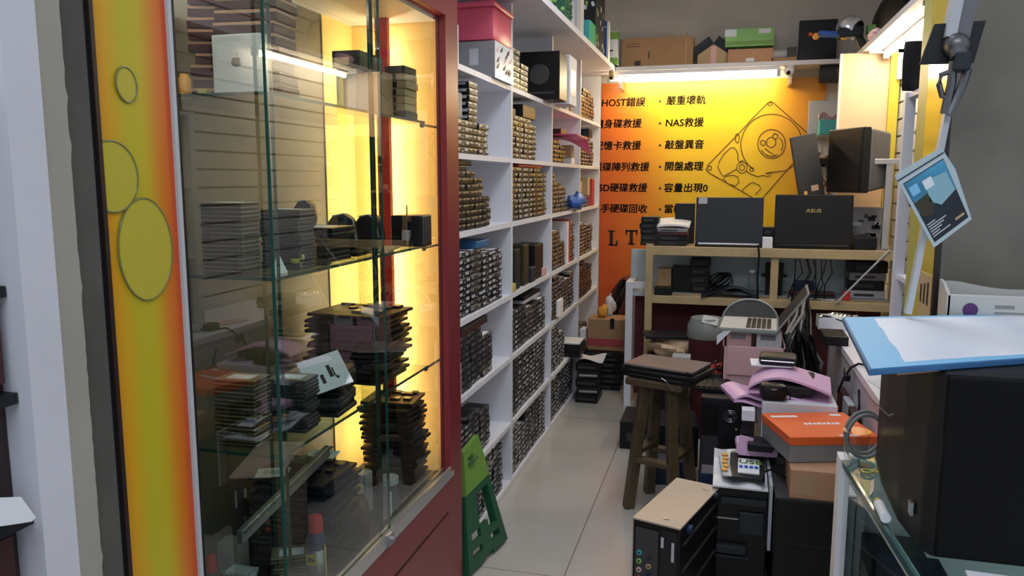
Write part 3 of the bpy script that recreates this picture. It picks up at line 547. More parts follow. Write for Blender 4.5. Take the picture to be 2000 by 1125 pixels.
obox('blue_binder', 'blue folder standing upright in the third bay upper row', 'folder', 2, 0, 4.84, (.12, .05, .22), 'deepblue'); obox('white_folder', 'white folder standing beside the blue folder, third bay', 'folder', 2, 0, 4.93, (.12, .04, .23), 'paper')
obox('tan_folder', 'tan folder leaning in the third bay upper row', 'folder', 2, 0, 5.05, (.12, .06, .2), 'cardboard')
# ---- nearest bay extras
obox('plastic_bin', 'translucent grey plastic bin in the second row beside the red post', 'bin', 0, 1, 2.80, (.2, .24, .10), 'grey', z0=.1305, x=-1.09, bev=.008)
for i in range(2): obox('drive_box', ['lower of two long black boxes in the third row nearest bay', 'upper of two long black boxes in the third row nearest bay'][i], 'box', 0, 2, 2.80+.06*i, (.13, .25, .018), 'black', z0=.2316+i*.019, bev=.003)
obox('blue_case', 'steel blue flat case on the drives in the fourth row', 'case', 0, 3, 3.13, (.11, .18, .03), 'deepblue', z0=.2566, bev=.004)
for i in range(2): obox('laptop_drive_tray', ['flat brown tray atop the fifth row stacks, lower', 'flat dark tray atop the fifth row stacks, upper'][i], 'tray', 0, 4, 3.02, (.2, .34, .016), ['mahogany', 'darkgrey'][i], z0=.2312+.017*i, bev=.003)
o = MB().bx(-.001, .001, -.055, .055, 0, .14).build('paper_strip', 'paper', None, loc=(XS-.0015, 2.745, on(0, 4)), rot=(0, 0, 0)); tag(o, 'white paper strip standing against the drives near the red post', 'paper')
# ---- second bay
obox('disc_drive', 'big black box on top of the drive stacks, second row second bay', 'box', 1, 1, 3.93, (.15, .26, .062), 'black', z0=.2055, bev=.003)
obox('orange_box', 'small orange box on the short stack in the second bay', 'box', 1, 1, 3.62, (.1, .08, .05), 'cardboard', z0=.181)
obox('red_folder', 'flat dark red folder lying on the full stacks in the third row', 'folder', 1, 2, 3.98, (.11, .52, .014), 'redtape', z0=.2575)
def device(label, y, d, m, kind='desktop_device', x=None, lens=False, z0=0):
    t = obox(kind, label, 'device', 1, 3, y, d, m, x=x, bev=.006, z0=z0)
    if lens: MB().cyl((0, -d[1]/2-.012, d[2]*.6), (0, -d[1]/2+.001, d[2]*.6), min(d[0], d[2])*.33, n=24).build('lens', 'darkgrey', t); MB().cyl((0, -d[1]/2-.014, d[2]*.6), (0, -d[1]/2-.011, d[2]*.6), min(d[0], d[2])*.22, n=24).build('lens_glass', 'slate', t)
    return t
device('round-faced black device at the left of the fourth row second bay', 3.70, (.10, .10, .20), 'charcoal', 'webcam', lens=True)
device('brown and black device with a round front, fourth row second bay', 3.88, (.10, .10, .21), 'olive', 'camera', lens=True)
device('dark upright box at the right of the fourth row second bay', 4.16, (.13, .2, .19), 'black', 'drive_box')
device('pale blue flat box in front of the dark upright box', 4.00, (.10, .1, .08), 'slate', 'adapter_box', x=-1.02)
device('low grey cluster of adapters at the fourth row front', 4.27, (.06, .1, .05), 'palepink', 'adapter', x=-1.0)
t = obox('cube_box', 'small yellow cube box at the front edge of the fourth row', 'box', 1, 3, 3.60, (.035, .07, .042), 'paleyellow', x=XS-.02)
for i in range(2): obox('laptop', ['closed silver laptop lying on the fifth row stacks, lower', 'closed dark laptop lying on the fifth row stacks, upper'][i], 'laptop', 1, 4, 4.02, (.24, .36, .018), ['lightgrey', 'black'][i], x=-1.1, z0=.2062+.0185*i)
obox('black_box', 'black box set among the lowest row drives, second bay', 'box', 1, 6, 3.9, (.05, .12, .06), 'black', z0=.2062)
# ---- third bay
t = thing('plastic_folder', 'bright pink plastic folder sticking out of the third bay', 'folder', (-.99, 4.93, on(2, 1)+.17), 0)
MB().sheet(lambda u, v: Vector((-.12+.24*u, -.26+.50*v, -.012*math.sin(PI*v)-.11*max(0, v-.72)/.28*(u**2))), 8, 12, .004).build('cover', 'hotpink', t); MB().bx(-.12, -.09, -.26, .22, -.02, -.004).build('spine', 'pink', t)
obox('brown_case', 'brown case under the pink folder in the third bay', 'case', 2, 1, 4.80, (.12, .16, .05), 'mahogany', z0=.155)
obox('white_box', 'low white box at the front of the third bay second row', 'box', 2, 1, 5.12, (.08, .12, .04), 'paper'); obox('tan_pouch', 'tan pouch leaning beside the white box, third bay', 'pouch', 2, 1, 5.1, (.07, .08, .08), 'tan', z0=.041)
blob('bright blue plastic bag hanging over the third row edge', 'bag', -.955, 5.12, on(2, 2)+.0, .055, .13, .055, 'blue', 11, amp=.4)
blob('grey and blue bag of parts behind the bright blue bag', 'bag', -1.05, 4.98, on(2, 2)+.0, .05, .07, .045, 'slate', 12)
obox('book', 'white book standing in the fourth row third bay', 'book', 2, 3, 4.97, (.13, .05, .27), 'paper', bev=.001); obox('book', 'dark red book standing beside the white book', 'book', 2, 3, 5.03, (.13, .035, .28), 'redtape', bev=.001)
t = obox('printer_tray', 'black box with a white top jutting out of the sixth row', 'box', 2, 5, 5.10, (.16, .22, .085), 'black', x=-.975); MB().box((0, 0, .089), (.15, .2, .008), 0).build('paper_pad', 'paper', t)
t = obox('paper_bag', 'white paper bag hanging over the fifth row edge, third bay', 'bag', 2, 4, 4.62, (.02, .12, .10), 'paper', x=-.955, z0=.02)
t = obox('paper_bag', 'white crumpled bag at the sixth row of the farthest bay', 'bag', 3, 5, 5.52, (.1, .12, .10), 'paper', x=-.99)
# ---- farthest bay
obox('red_box', 'dark red box standing in the third row farthest bay', 'box', 3, 2, 5.95, (.12, .1, .2), 'redtape'); obox('white_can', 'cream container in the third row farthest bay', 'can', 3, 2, 5.74, (.09, .09, .13), 'tan', z0=.08)
obox('cream_box', 'cream carton in the third row at the farthest bay front', 'box', 3, 2, 5.42, (.08, .10, .08), 'tan', z0=.105)
obox('teal_box', 'teal box on the second row stacks, farthest bay', 'box', 3, 1, 5.8, (.1, .14, .06), 'slate', z0=.2055)
# ---- on top of the overhead board
ZT = 2.3225
def tbox(name, label, cat, x, y, d, m, rz=0, extra=None, z0=0):
    t = thing(name, label, cat, (x, y, ZT+z0), rz); MB().bx(-d[0]/2, d[0]/2, -d[1]/2, d[1]/2, 0, d[2], bev=.003).build('body', m, t)
    if extra: extra(t, d)
    return t
def leafy(t, d):
    q = MB(); r = random.Random(2)
    for i in range(40): q.sph((r.uniform(-.5, .5)*d[0], -d[1]/2+.002 if i % 2 else r.uniform(-.5, .5)*d[1], r.uniform(.1, .95)*d[2]) if i % 2 else (d[0]/2-.002, r.uniform(-.5, .5)*d[1], r.uniform(.1, .95)*d[2]), .012, i % 2, n=8)
    q.build('print', ['green', 'boxgreen'], t)
tbox('green_box', 'dark green patterned box on the top board, nearest the front', 'box', -.92, 4.22, (.16, .16, .16), 'green', extra=leafy)
t = thing('glass_jar', 'clear glass jar with lid on the top board', 'jar', (-.90, 4.40, ZT)); MB().lathe([(.055, 0), (.06, .01), (.06, .13), (.045, .15)], n=24).build('jar_body', 'lightgrey', t, True); MB().lathe([(.05, .15), (.052, .155), (.052, .18), (.045, .185)], n=24).build('lid', 'bag', t, True)
tbox('white_box', 'tall whitish box next to the glass jar on the top board', 'box', -.925, 4.56, (.16, .10, .20), 'lightgrey')
tbox('plastic_crate', 'white plastic crate of parts behind the jar on the top board', 'crate', -.94, 4.72, (.16, .16, .26), 'bag')
tbox('green_folder', 'bright green folder box standing on the top board', 'folder', -.90, 4.98, (.13, .20, .135), 'brightgreen', extra=lambda t, d: MB().bx(-d[0]/2, d[0]/2, -d[1]/2-.02, -d[1]/2, 0, d[2]*.98).build('side', 'teal', t))
def flecks(t, d):
    q = MB(); r = random.Random(8)
    for i in range(46):
        s = i % 2; y, z = r.uniform(-.45, .45), r.uniform(.04, .95)
        c_ = (d[0]/2+.0006, y*d[1], z*d[2]) if s else (y*d[0], -d[1]/2-.0006, z*d[2]); q.box(c_, (.001, .018, .03) if s else (.018, .001, .03), r.choice((0, 0, 1)), (r.uniform(-.5, .5), 0, 0) if s else (0, r.uniform(-.5, .5), 0))
    q.build('print', ['bag', 'boxgreen'], t)
tbox('black_box', 'big black box with pale flecks standing on the top board', 'box', -.95, 5.42, (.18, .40, .62), 'charcoal', extra=flecks)
tbox('software_box', 'tall blue box with a white oval mark on the top board', 'box', -.90, 5.78, (.10, .08, .29), 'blue', extra=lambda t, d: (MB().sph((0, -d[1]/2, d[2]*.86), .03, 0, (1, .05, .35)).build('mark', 'paper', t), MB().bx(d[0]/2-.012, d[0]/2+.001, -d[1]/2-.001, d[1]/2, 0, d[2]).build('side', 'paper', t)))
tbox('software_box', 'white box with yellow green bands right of the blue box', 'box', -.845, 5.88, (.095, .08, .235), 'bag', extra=lambda t, d: (MB().bx(-d[0]/2-.001, d[0]/2+.001, -d[1]/2-.001, d[1]/2, d[2]*.76, d[2]*.98).bx(-d[0]/2-.001, d[0]/2+.001, -d[1]/2-.001, d[1]/2, 0, .05).build('band', 'lime', t), MB().bx(-.02, .015, -d[1]/2-.0012, -d[1]/2, d[2]*.4, d[2]*.45).build('lettering', 'ink', t)))
tbox('white_box', 'narrow white box at the back corner of the top board', 'box', -.80, 6.08, (.06, .10, .23), 'lightgrey')
# ---- green folding step leaning on the shelving
t = thing('folding_stool', 'green folding stool with light green top leaning against the white shelving', 'stool', (0, 0, 0))
A0, A1, B0, B1 = at(902, 1125, X=-.93), at(972, 1078, X=-.895), at(898, 850, X=-.955), at(932, 842, X=-.952)
A0 = Vector((-.90, 2.645, .012)); A1 = Vector((-.845, 2.985, .012))
B0 = Vector((-.950, 2.725, .465)); B1 = Vector((-.943, 2.885, .485))
def pl(u, v): return (A0*(1-u)+A1*u)*(1-v)+(B0*(1-u)+B1*u)*v
nrm = (A1-A0).cross(B0-A0).normalized(); nrm = nrm if nrm.x > 0 else -nrm
def panel(us, vs_, holes, th, m, name, parent):
    """panel with rectangular openings on a u/v grid"""
    q = MB()
    for i in range(len(us)-1):
        for j in range(len(vs_)-1):
            if (i, j) in holes: continue
            q.prism([pl(us[i], vs_[j]), pl(us[i+1], vs_[j]), pl(us[i+1], vs_[j+1]), pl(us[i], vs_[j+1])], (0, 0, 0), nrm*th)
    return q.build(name, m, parent)
panel([0, .12, .38, .62, .86, 1], [.0, .03, .10, .16, .22, .30, .38, .58, .64], {(2, 0), (1, 2), (3, 2), (1, 4), (3, 4), (2, 6), (3, 6), (2, 5), (3, 5)}, .016, 'green', 'leg_panel', t)
tp = panel([0, .2, .5, .8, 1], [.64, .74, .86, .92, 1], {(1, 2)}, .02, 'lime', 'seat', t)
q = MB()
for i in range(9):
    u = .08+.1*i; q.prism([pl(u, .645), pl(u+.06, .645), pl(u+.03, .60)], nrm*.016, nrm*.021)
q.build('teeth', 'lime', t)
MB().tube([pl(.2, .86)+nrm*.02, pl(.3, .89)+nrm*.035, pl(.5, .89)+nrm*.035, pl(.55, .86)+nrm*.02], .006).build('handle', 'green', t)
MB().prism([pl(.0, 0), pl(.14, 0), pl(.12, .6), pl(.02, .6)], (0, 0, 0), -nrm*.02).build('back_leg', 'green', t); MB().prism([pl(.86, 0), pl(1, 0), pl(.98, .6), pl(.88, .6)], (0, 0, 0), -nrm*.02).build('back_leg', 'green', t)
# ================================================================ back of the shop
YB = 6.215
xl, xr, zt, zb = -.965, at(1606, 300, Y=YB).x, 2.235, .25
M['banner'] = ramp_mat('banner_print', [(0, (.62, .10, .015)), (.2, (.72, .20, .012)), (.42, (.84, .52, .014)), (.75, (.85, .57, .014)), (1, (.72, .30, .01))], 0, 0, xr-xl, .4, (2, 0, zt-zb, .12))
t = thing('banner', 'yellow and orange wall banner with lettering and a hard drive line drawing', 'banner', (xl, YB, zb))
MB().bx(0, xr-xl, -.004, 0, 0, zt-zb).build('sheet', 'banner', t)
YL = YB-.0048
def line(txt, px, py, size, ax='RIGHT', bold=.0012):
    v = at(px, py, Y=YL); text(txt, size, 'ink', t, (v.x-xl, -.0048, v.z-zb), ax=ax, shear=.08, heavy=.0016)
sz = .0735
for txt, px, py in (('•GHOST錯誤', 1260, 200), ('•隨身碟救援', 1253, 242), ('•記憶卡救援', 1252, 285), ('•磁碟陣列救援', 1268, 327), ('•SSD硬碟救援', 1264, 368), ('•二手硬碟回收', 1264, 409)): line(txt, px, py, sz)
for txt, px, py in (('嚴重壞軌', 1301, 198), ('NAS救援', 1299, 241), ('敲盤異音', 1298, 284), ('開盤處理', 1297, 326), ('容量出現0', 1296, 368), ('當機', 1296, 409)):
    line(txt, px, py, sz, 'LEFT')
    v = at(1289, py, Y=YL); MB().cyl((v.x-xl, -.0046, v.z-zb), (v.x-xl, -.0054, v.z-zb), .009, n=12).build('bullet', 'ink', t)
def slab(parts, name='lettering'):
    q = MB()
    for x0, y0, x1, y1 in parts:
        a, b = at(x0, y0, Y=YL), at(x1, y1, Y=YL); q.bx(a.x-xl, b.x-xl, -.0052, -.004, a.z-zb, b.z-zb)
    q.build(name, 'ink', t)
slab([(1191, 451, 1197, 480), (1188, 450, 1201, 453), (1188, 477, 1206, 480), (1203, 470, 1206, 480)]); slab([(1230, 451, 1236, 478), (1226, 475, 1240, 478), (1222, 449, 1245, 453), (1222, 449, 1225, 459), (1242, 449, 1245, 459)])
def draw(pts, r=.0033, closed=False):
    q = [at(x, y, Y=YL) for x, y in pts]; MB().tube([(p.x-xl, -.0048, p.z-zb) for p in q], r, 6, closed=closed).build('drawn_line', 'line', t)
def arc(cx, cy, rx, ry, a0, a1, n=40): return [(cx+rx*math.cos(math.radians(a0+(a1-a0)*i/n)), cy+ry*math.sin(math.radians(a0+(a1-a0)*i/n))) for i in range(n+1)]
draw([(1500, 201), (1505, 198), (1511, 201), (1568, 252), (1586, 268), (1588, 276), (1530, 340), (1492, 384), (1484, 390), (1476, 389), (1384, 337), (1379, 330), (1382, 323), (1440, 264), (1470, 231)], closed=True)
draw(arc(1507, 283, 60, 60, 125, 385)); draw([(1472, 331), (1462, 322), (1454, 311), (1449, 300)]); draw([(1561, 308), (1552, 322), (1535, 333), (1510, 336), (1495, 338)])
draw(arc(1507, 281, 27, 28, 0, 360)[:-1], closed=True); draw(arc(1506, 278, 9, 10, 0, 360)[:-1], closed=True); draw(arc(1490, 279, 5, 5, 0, 360, 16)[:-1], closed=True); draw(arc(1514, 266, 5, 5, 0, 360, 16)[:-1], closed=True)
draw(arc(1512, 283, 17, 17, -50, 40, 16)); draw([(1494, 290), (1499, 294), (1506, 299), (1514, 303), (1506, 306), (1497, 302)]); draw(arc(1507, 281, 23, 24, 60, 150, 16))
draw([(1438, 293), (1433, 288), (1426, 289), (1414, 301), (1405, 315), (1402, 327), (1408, 338), (1412, 344), (1425, 338), (1438, 330)]); draw([(1438, 293), (1441, 300), (1441, 312), (1444, 316), (1452, 313)])
draw(arc(1449, 327, 10, 11, 0, 360, 24)[:-1], closed=True); draw(arc(1449, 327, 5, 6, 0, 360, 16)[:-1], closed=True); draw(arc(1386, 328, 4, 4, 0, 360, 16)[:-1], closed=True); draw(arc(1504, 203, 4, 3, 0, 360, 16)[:-1], closed=True)
draw([(1458, 334), (1464, 339), (1472, 342), (1480, 345), (1490, 342), (1500, 345), (1506, 343), (1496, 339), (1510, 337)]); draw([(1417, 344), (1412, 349), (1422, 359), (1436, 363), (1443, 356), (1441, 345), (1432, 342), (1421, 343)], closed=True)
draw([(1452, 376), (1450, 371), (1463, 359), (1470, 356), (1483, 362), (1486, 368), (1475, 380)]); draw(arc(1468, 331, 4, 4, 0, 360, 12)[:-1], closed=True); draw(arc(1440, 270, 4, 9, 0, 360, 16)[:-1], closed=True)
# ---- back shelf with tube light
sb = thing('wall_shelf', 'white shelf across the back wall above the banner', 'shelf', (0, 0, 2.288))
MB().bx(-.82, 1.015, 5.93, 6.215, 0, .03).build('board', 'white', sb)
MB().bx(-.8, -.785, 5.98, 6.21, -.12, 0).bx(.40, .415, 5.98, 6.21, -.12, 0).build('bracket', 'steel', sb)
a, b = at(1192, 174, Y=5.96), at(1516, 167, Y=5.96)
t = thing('tube_light', 'glowing warm fluorescent tube under the back wall shelf', 'lamp', (0, 0, 0))
MB().bx(a.x-.02, b.x+.02, 5.945, 5.985, 2.262, 2.2878).build('fitting', 'white', t); MB().cyl((a.x, 5.965, 2.235), (b.x, 5.965, 2.235), .0135, n=16).build('tube', 'tube', t)
MB().bx(a.x-.025, a.x, 5.95, 5.98, 2.22, 2.265).bx(b.x, b.x+.025, 5.95, 5.98, 2.22, 2.265).build('end_cap', 'lightgrey', t)
v = at(1541, 158, Y=5.95); t = thing('security_camera', 'small white dome camera at the right end of the back tube', 'camera', (v.x, 5.97, 2.288))
MB().cyl((0, 0, 0), (0, 0, -.02), .03, n=20).sph((0, -.01, -.035), .033).build('housing', 'paper', t, True); MB().cyl((-.005, -.03, -.045), (-.008, -.046, -.055), .013, n=16).build('lens', 'black', t)
v = at(1186, 172, Y=5.9); t = thing('security_camera', 'small dark-eyed camera at the left end of the back tube', 'camera', (-.845, 5.90, 2.2885)); MB().cyl((0, 0, 0), (0, 0, -.03), .02, n=16).sph((0, 0, -.045), .024).build('housing', 'tan', t, True); MB().cyl((0, -.02, -.05), (0, -.03, -.055), .010, n=12).build('lens', 'black', t)
# ---- boxes on the back shelf
ZB = 2.3185
def bbox(name, label, cat, x0, y0, x1, y1, Y, dep, m, **k):
    a, b = at(x0, (y0+y1)/2, Y=Y), at(x1, (y0+y1)/2, Y=Y); h = at((x0+x1)/2, y0, Y=Y).z-at((x0+x1)/2, y1, Y=Y).z; z = k.pop('z', ZB)
    return carton(name, label, cat, a.x, b.x, Y, Y+dep, z, z+h, m, **k)
t = bbox('cardboard_box', 'wide brown cardboard box on the back wall shelf', 'box', 1213, 91, 1353, 148, 5.98, .2, 'cardboard'); w_, h_ = .275, .236
MB().bx(-.22, -.12, -.1012, -.1, .145, .150).bx(-.22, -.13, -.1012, -.1, .165, .169).bx(-.16, -.115, -.1012, -.1, .01, .045).bx(-.06, -.05, -.1012, -.1, .06, .11).build('print', 'mahogany', t); MB().bx(.205, .212, -.102, .1, 0, .237).build('edge_seam', 'tan', t)
v = at(1387, 125, Y=6.0); t = thing('pastry_bag', 'small house shaped clear bag with pink ribbon on the back shelf', 'bag', (v.x+.02, 6.05, ZB))
MB().prism([(-.11, -.05, 0), (.11, -.05, 0), (.11, -.05, .07), (0, -.05, .145), (-.11, -.05, .07)], (0, 0, 0), (0, .1, 0)).build('body', 'tan', t); MB().bx(-.02, .02, -.053, .052, 0, .13).build('ribbon', 'palepink', t)
MB().beam((-.125, 0, .07), (0, 0, .16), .008, .12).beam((.125, 0, .07), (0, 0, .16), .008, .12).build('lid', 'slate', t)
bt = bbox('brown_box', 'small brown box under the green box on the back shelf', 'box', 1421, 114, 1510, 142, 5.98, .18, 'cardboard2', lab=(.4, .58, .1, .35))
t = bbox('green_box', 'green and white packet box on top of the small brown box', 'box', 1416, 79, 1511, 114, 5.98, .16, 'boxgreen', z=ZB+.1165, lab=(.02, .98, .08, .30), labm='lime'); MB().bx(-.17, -.09, -.0812, -.08, .07, .12).build('lettering', 'bag', t); MB().bx(.06, .14, -.0812, -.08, .085, .115).build('lettering', 'bag', t)
v = at(1528, 130, Y=6.02); t = thing('tape_roll', 'silver roll lying on a flat box on the back shelf', 'roll', (v.x, 6.04, ZB+.03)); MB().bx(-.075, .09, -.06, .06, -.03, 0).build('base', 'cardboard', t); MB().cyl((-.07, 0, .031), (.03, 0, .031), .03, n=20).build('roll', 'lightgrey', t, True); MB().bx(.032, .09, -.05, .05, .001, .07).build('end_box', 'olive', t)
t = bbox('slim_box', 'black flat panel box standing on the back shelf at right', 'box', 1560, 50, 1634, 131, 6.02, .06, 'black', lab=(.25, .35, .62, .7), labm='orange')
# ---- floor corner at the back left: bags and boxes
v = at(1152, 616, Y=5.75); v2 = at(1206, 675, Y=5.75)
def carry(name, label, cat, x0, x1, y0, y1, z0, z1, m): return carton(name, label, cat, x0, x1, y0, y1, z0, z1, m)
pz = 0
for i in range(7):
    t = thing('equipment_box', ['black flat unit lowest in the floor pile at the back left corner', 'black unit second up in the floor pile at the back left corner', 'black unit third up in the back left floor pile', 'black unit fourth up in the back left floor pile', 'black unit fifth up in the back left floor pile', 'black unit sixth up in the back left floor pile', 'black unit topmost in the back left floor pile'][i], 'equipment', (-.815+.008*(i % 3), 5.62+.01*(i % 2), pz), .04*(i % 3-1), 'black units piled in the back corner'); hh = .04
    MB().bx(-.135, .135, -.16, .16, .002, hh-.002, bev=.004).build('case', 'black', t); MB().bx(-.11, .07, -.1625, -.16, .012, .03).build('front_slot', 'darkgrey', t); pz += hh
t = carton('cardboard_box', 'brown cardboard box with red tape on the black floor pile', 'box', -.93, -.668, 5.50, 5.72, pz, pz+.225, 'cardboard'); MB().bx(-.1305, .1305, -.1106, .1106, .03, .085).build('tape', 'redtape', t); MB().bx(.03, .06, -.114, -.11, .16, .235).build('tag', 'black', t)
for i in range(5):
    t = thing('power_unit', [f'silver edged unit {w} in the floor pile by the shelving end' for w in ('lowest', 'second up', 'in the middle', 'fourth up', 'topmost')][i], 'equipment', (-.865, 5.20, .0+.055*i), .1*(i % 2), 'small units stacked by the shelving end')
    MB().bx(-.075, .075, -.11, .11, .002, .053, bev=.004).build('case', 'black', t); MB().bx(-.06, .06, -.112, -.11, .02, .035).build('front', 'steel' if i % 2 else 'darkgrey', t)
tag(MB().sheet(lambda u, v: Vector((-.09+.18*u, -.1+.2*v, .012*math.sin(5*u+3*v))), 8, 8, .003).build('crumpled_paper', 'paper', None, loc=(-.85, 5.21, .292)), 'crumpled white paper on the floor pile by the shelving', 'paper')
t = thing('backpack', 'dark red and black bag leaning in the back left corner', 'bag', (-.60, 6.02, .60), 0)
q = MB(); q.sph((0, 0, .39), .2, 0, (.58, .45, 1.94), 20)
_b = at(1196, 600, Y=5.92); t.location = (_b.x, 5.93, .0); q.bm.verts.ensure_lookup_table()
for vv in q.bm.verts: vv.co.x += .30*(vv.co.z-.4)
q.build('body', 'maroon', t, True); MB().tube([(.0, -.085, .36), (.03, -.09, .49), (.08, -.085, .62), (.10, -.04, .74)], .018, 8).build('strap', 'black', t, True); MB().tube([(-.05, -.08, .40), (-.02, -.088, .52), (.04, -.082, .64), (.08, -.04, .75)], .014, 8).build('strap', 'black', t, True)
bag1 = blob('orange and yellow bag on top of the cardboard box in the corner', 'bag', -.84, 5.60, pz+.2255, .035, .04, .045, 'amber', 21, amp=.4); bag2 = blob('pale blue plastic bag behind the orange bag in the corner', 'bag', -.80, 5.69, pz+.2255, .04, .045, .075, 'bag', 22, amp=.4)
# ================================================================ workbench in front of the back wall
BZ = 1.086
t = thing('workbench', 'pine workbench with an upper and a lower shelf across the back of the shop', 'workbench', (0, 0, 0))
MB().bx(-.46, .98, 4.95, 5.45, 1.03, BZ, bev=.003).build('top', 'pine', t); MB().bx(-.46, .98, 4.95, 5.09, .725, .775, bev=.003).build('shelf', 'pine', t)
for x, y, z0, z1 in ((-.475, 4.944, 0, BZ+.012), (.275, 4.965, .775, 1.03), (.945, 4.944, 0, 1.03), (-.475, 5.41, .776, 1.03), (.93, 5.41, .776, 1.03)): MB().bx(x, x+.045, y, y+.04, z0, z1, bev=.002).build('post', 'pine', t)
t = thing('desk', 'white metal framed desk with maroon panel behind the pine workbench', 'desk', (0, 0, 0))
MB().bx(-.567, .96, 5.10, 5.62, .745, .775).build('top', 'lightgrey', t)
for y in (5.10, 5.58): MB().bx(-.615, -.568, y, y+.04, 0, .835, bev=.002).build('leg', 'white', t)
MB().bx(-.568, -.48, 5.10, 5.14, .795, .835).bx(-.615, -.568, 5.14, 5.58, .795, .835).build('frame_rail', 'white', t)
MB().bx(-.565, .95, 5.22, 5.24, .06, .745).build('modesty_panel', 'maroon', t)
t = thing('divider_panel', 'pale blue grey desk divider panel under the workbench top', 'panel', (0, 0, 0)); M['divider'] = mat('divider', (.62, .74, .77), .4, noise=.1, nscale=4)
MB().bx(-.60, .93, 5.36, 5.385, .836, 1.028).build('panel', 'divider', t); MB().bx(-.56, .93, 5.36, 5.385, .776, .836).build('lower_panel', 'divider', t); MB().bx(-.612, -.60, 5.355, 5.39, .836, 1.028).build('edge', 'alu', t)
def wx(x, y, Y): return at(x, y, Y=Y)
def pxb(name, label, cat, x0, y0, x1, y1, Y, dep, m, z, bev=.003, rz=0, extra=None):
    """box whose front face covers a pixel rectangle on the plane Y, standing at height z"""
    a, b = at(x0, (y0+y1)/2, Y=Y), at(x1, (y0+y1)/2, Y=Y); h = at((x0+x1)/2, y0, Y=Y).z-at((x0+x1)/2, y1, Y=Y).z; w_ = b.x-a.x
    t = thing(name, label, cat, ((a.x+b.x)/2, Y+dep/2, z), rz); MB().bx(-w_/2, w_/2, -dep/2, dep/2, 0, h, bev=bev).build('body', m, t)
    if extra: extra(t, w_, dep, h)
    return t
def pile(name, labels, cat, x0, x1, Y, dep, z, hs, mats, jit=.012, extra=None, group=None):
    a, b = at(x0, 460, Y=Y).x, at(x1, 460, Y=Y).x
    for i, (lb, h, m) in enumerate(zip(labels, hs, mats)):
        t = thing(name, lb, cat, ((a+b)/2+RND.uniform(-jit, jit), Y+dep/2+RND.uniform(-jit, jit), z), RND.uniform(-.06, .06), group); w_ = b-a
        MB().bx(-w_/2, w_/2, -dep/2, dep/2, .0005, h-.0005, bev=min(.004, h*.2)).build('body', m, t); MB().bx(-w_*.35, w_*.2, -dep/2-.0012, -dep/2, h*.3, h*.62).build('slot', 'darkgrey', t); z += h
    return z
pile('drive_unit', [f'black drive unit {w} in the pile at the left end of the workbench' for w in ('lowest', 'second up', 'third up', 'fourth up', 'topmost')], 'drive unit', 1250, 1284, 4.99, .16, BZ+.0005, (.03, .04, .035, .035, .04), ('black', 'charcoal', 'black', 'charcoal', 'black'), .008, group='black drive units on the workbench')
z = pile('folder', ['dark folder lowest under the white papers on the workbench', 'black tray under the white papers on the workbench', 'maroon folder under the white papers on the workbench', 'grey paper stack under the white sheets on the workbench'], 'folder', 1280, 1342, 5.0, .24, BZ+.0005, (.03, .035, .02, .025), ('charcoal', 'black', 'maroon', 'grey'), .005)
tag(MB().sheet(lambda u, v: Vector((-.11+.22*u, -.13+.27*v, .03*v+.012*math.sin(3*u))), 8, 8, .012).build('paper_stack', 'paper', None, loc=(at(1312, 430, Y=5.0).x, 5.13, z+.013)), 'white paper stack curling on top of dark folders on the workbench', 'paper')
pxb('black_box', 'black box behind the papers at the left of the front laptop', 'box', 1318, 400, 1356, 478, 5.2, .1, 'charcoal', BZ+.0005)
def laptop_back(label, x0, y0, x1, y1, Y, m, logo=None, sticker=False):
    a, b = at(x0, y1, Y=Y), at(x1, y1, Y=Y); w_ = b.x-a.x; h = at((x0+x1)/2, y0, Y=Y).z-BZ-.02
    t = thing('laptop', label, 'laptop', ((a.x+b.x)/2, Y, BZ+.0005))
    MB().bx(-w_/2, w_/2, .0, .27, .0, .022, bev=.005).build('base', 'black', t)
    tl = .10; Rt = (-tl, 0, 0)
    ld = MB().box((0, 0, h/2), (w_, .014, h), 0, bev=.005).build('lid', m, t, loc=(0, .012, .022), rot=Rt)
    MB().box((0, .0075, h/2+.005), (w_*.92, .001, h*.84)).build('screen', 'slate', ld)
    MB().cyl((-w_*.45, .004, .018), (w_*.45, .004, .018), .009, n=16).build('hinge', 'steel' if sticker else 'black', t)
    if sticker: MB().box((-w_*.40, -.0078, h*.92), (w_*.13, .001, h*.13)).build('sticker', 'lightgrey', ld)
    if logo: text(logo, h*.10, 'goldprint', ld, (0, -.0078, h*.68), bold=.0003, ax='CENTER', sx=1.25)
laptop_back('open dark laptop with a square sticker on its lid, left on the workbench', 1357, 386, 1489, 478, 4.985, 'slate', sticker=True)
laptop_back('open black laptop with gold lettering on its lid, right on the workbench', 1511, 381, 1664, 481, 4.975, 'black', logo='ASUS')
pxb('white_box', 'small white box between the two open laptops', 'box', 1489, 462, 1509, 483, 4.97, .06, 'paper', BZ+.0005)
pile('adapter', ['black adapter lowest behind the white box between the laptops', 'black adapter on top behind the white box between the laptops'], 'adapter', 1490, 1513, 5.1, .08, BZ+.0005, (.06, .06), ('black', 'charcoal'), .003)
pxb('drive_dock', 'low black dock right of the gold lettered laptop', 'dock', 1667, 455, 1714, 479, 4.98, .2, 'black', BZ+.0005)
def boardx(t, w_, d, h):
    q = MB(); r = random.Random(6)
    for i in range(16): q.box((r.uniform(-.42, .42)*w_, -d/2-.004, r.uniform(.08, .92)*h), (r.uniform(.01, .05), .008, r.uniform(.008, .03)), r.choice((0, 1, 2)))
    q.build('component', ['black', 'lightgrey', 'darkgrey'], t)
pxb('circuit_board', 'pale grey circuit board standing right of the gold lettered laptop', 'board', 1662, 392, 1722, 470, 5.22, .02, 'grey', BZ+.0005, extra=boardx)
M['monitorgrey'] = mat('monitorgrey', (.10, .095, .095), .35)
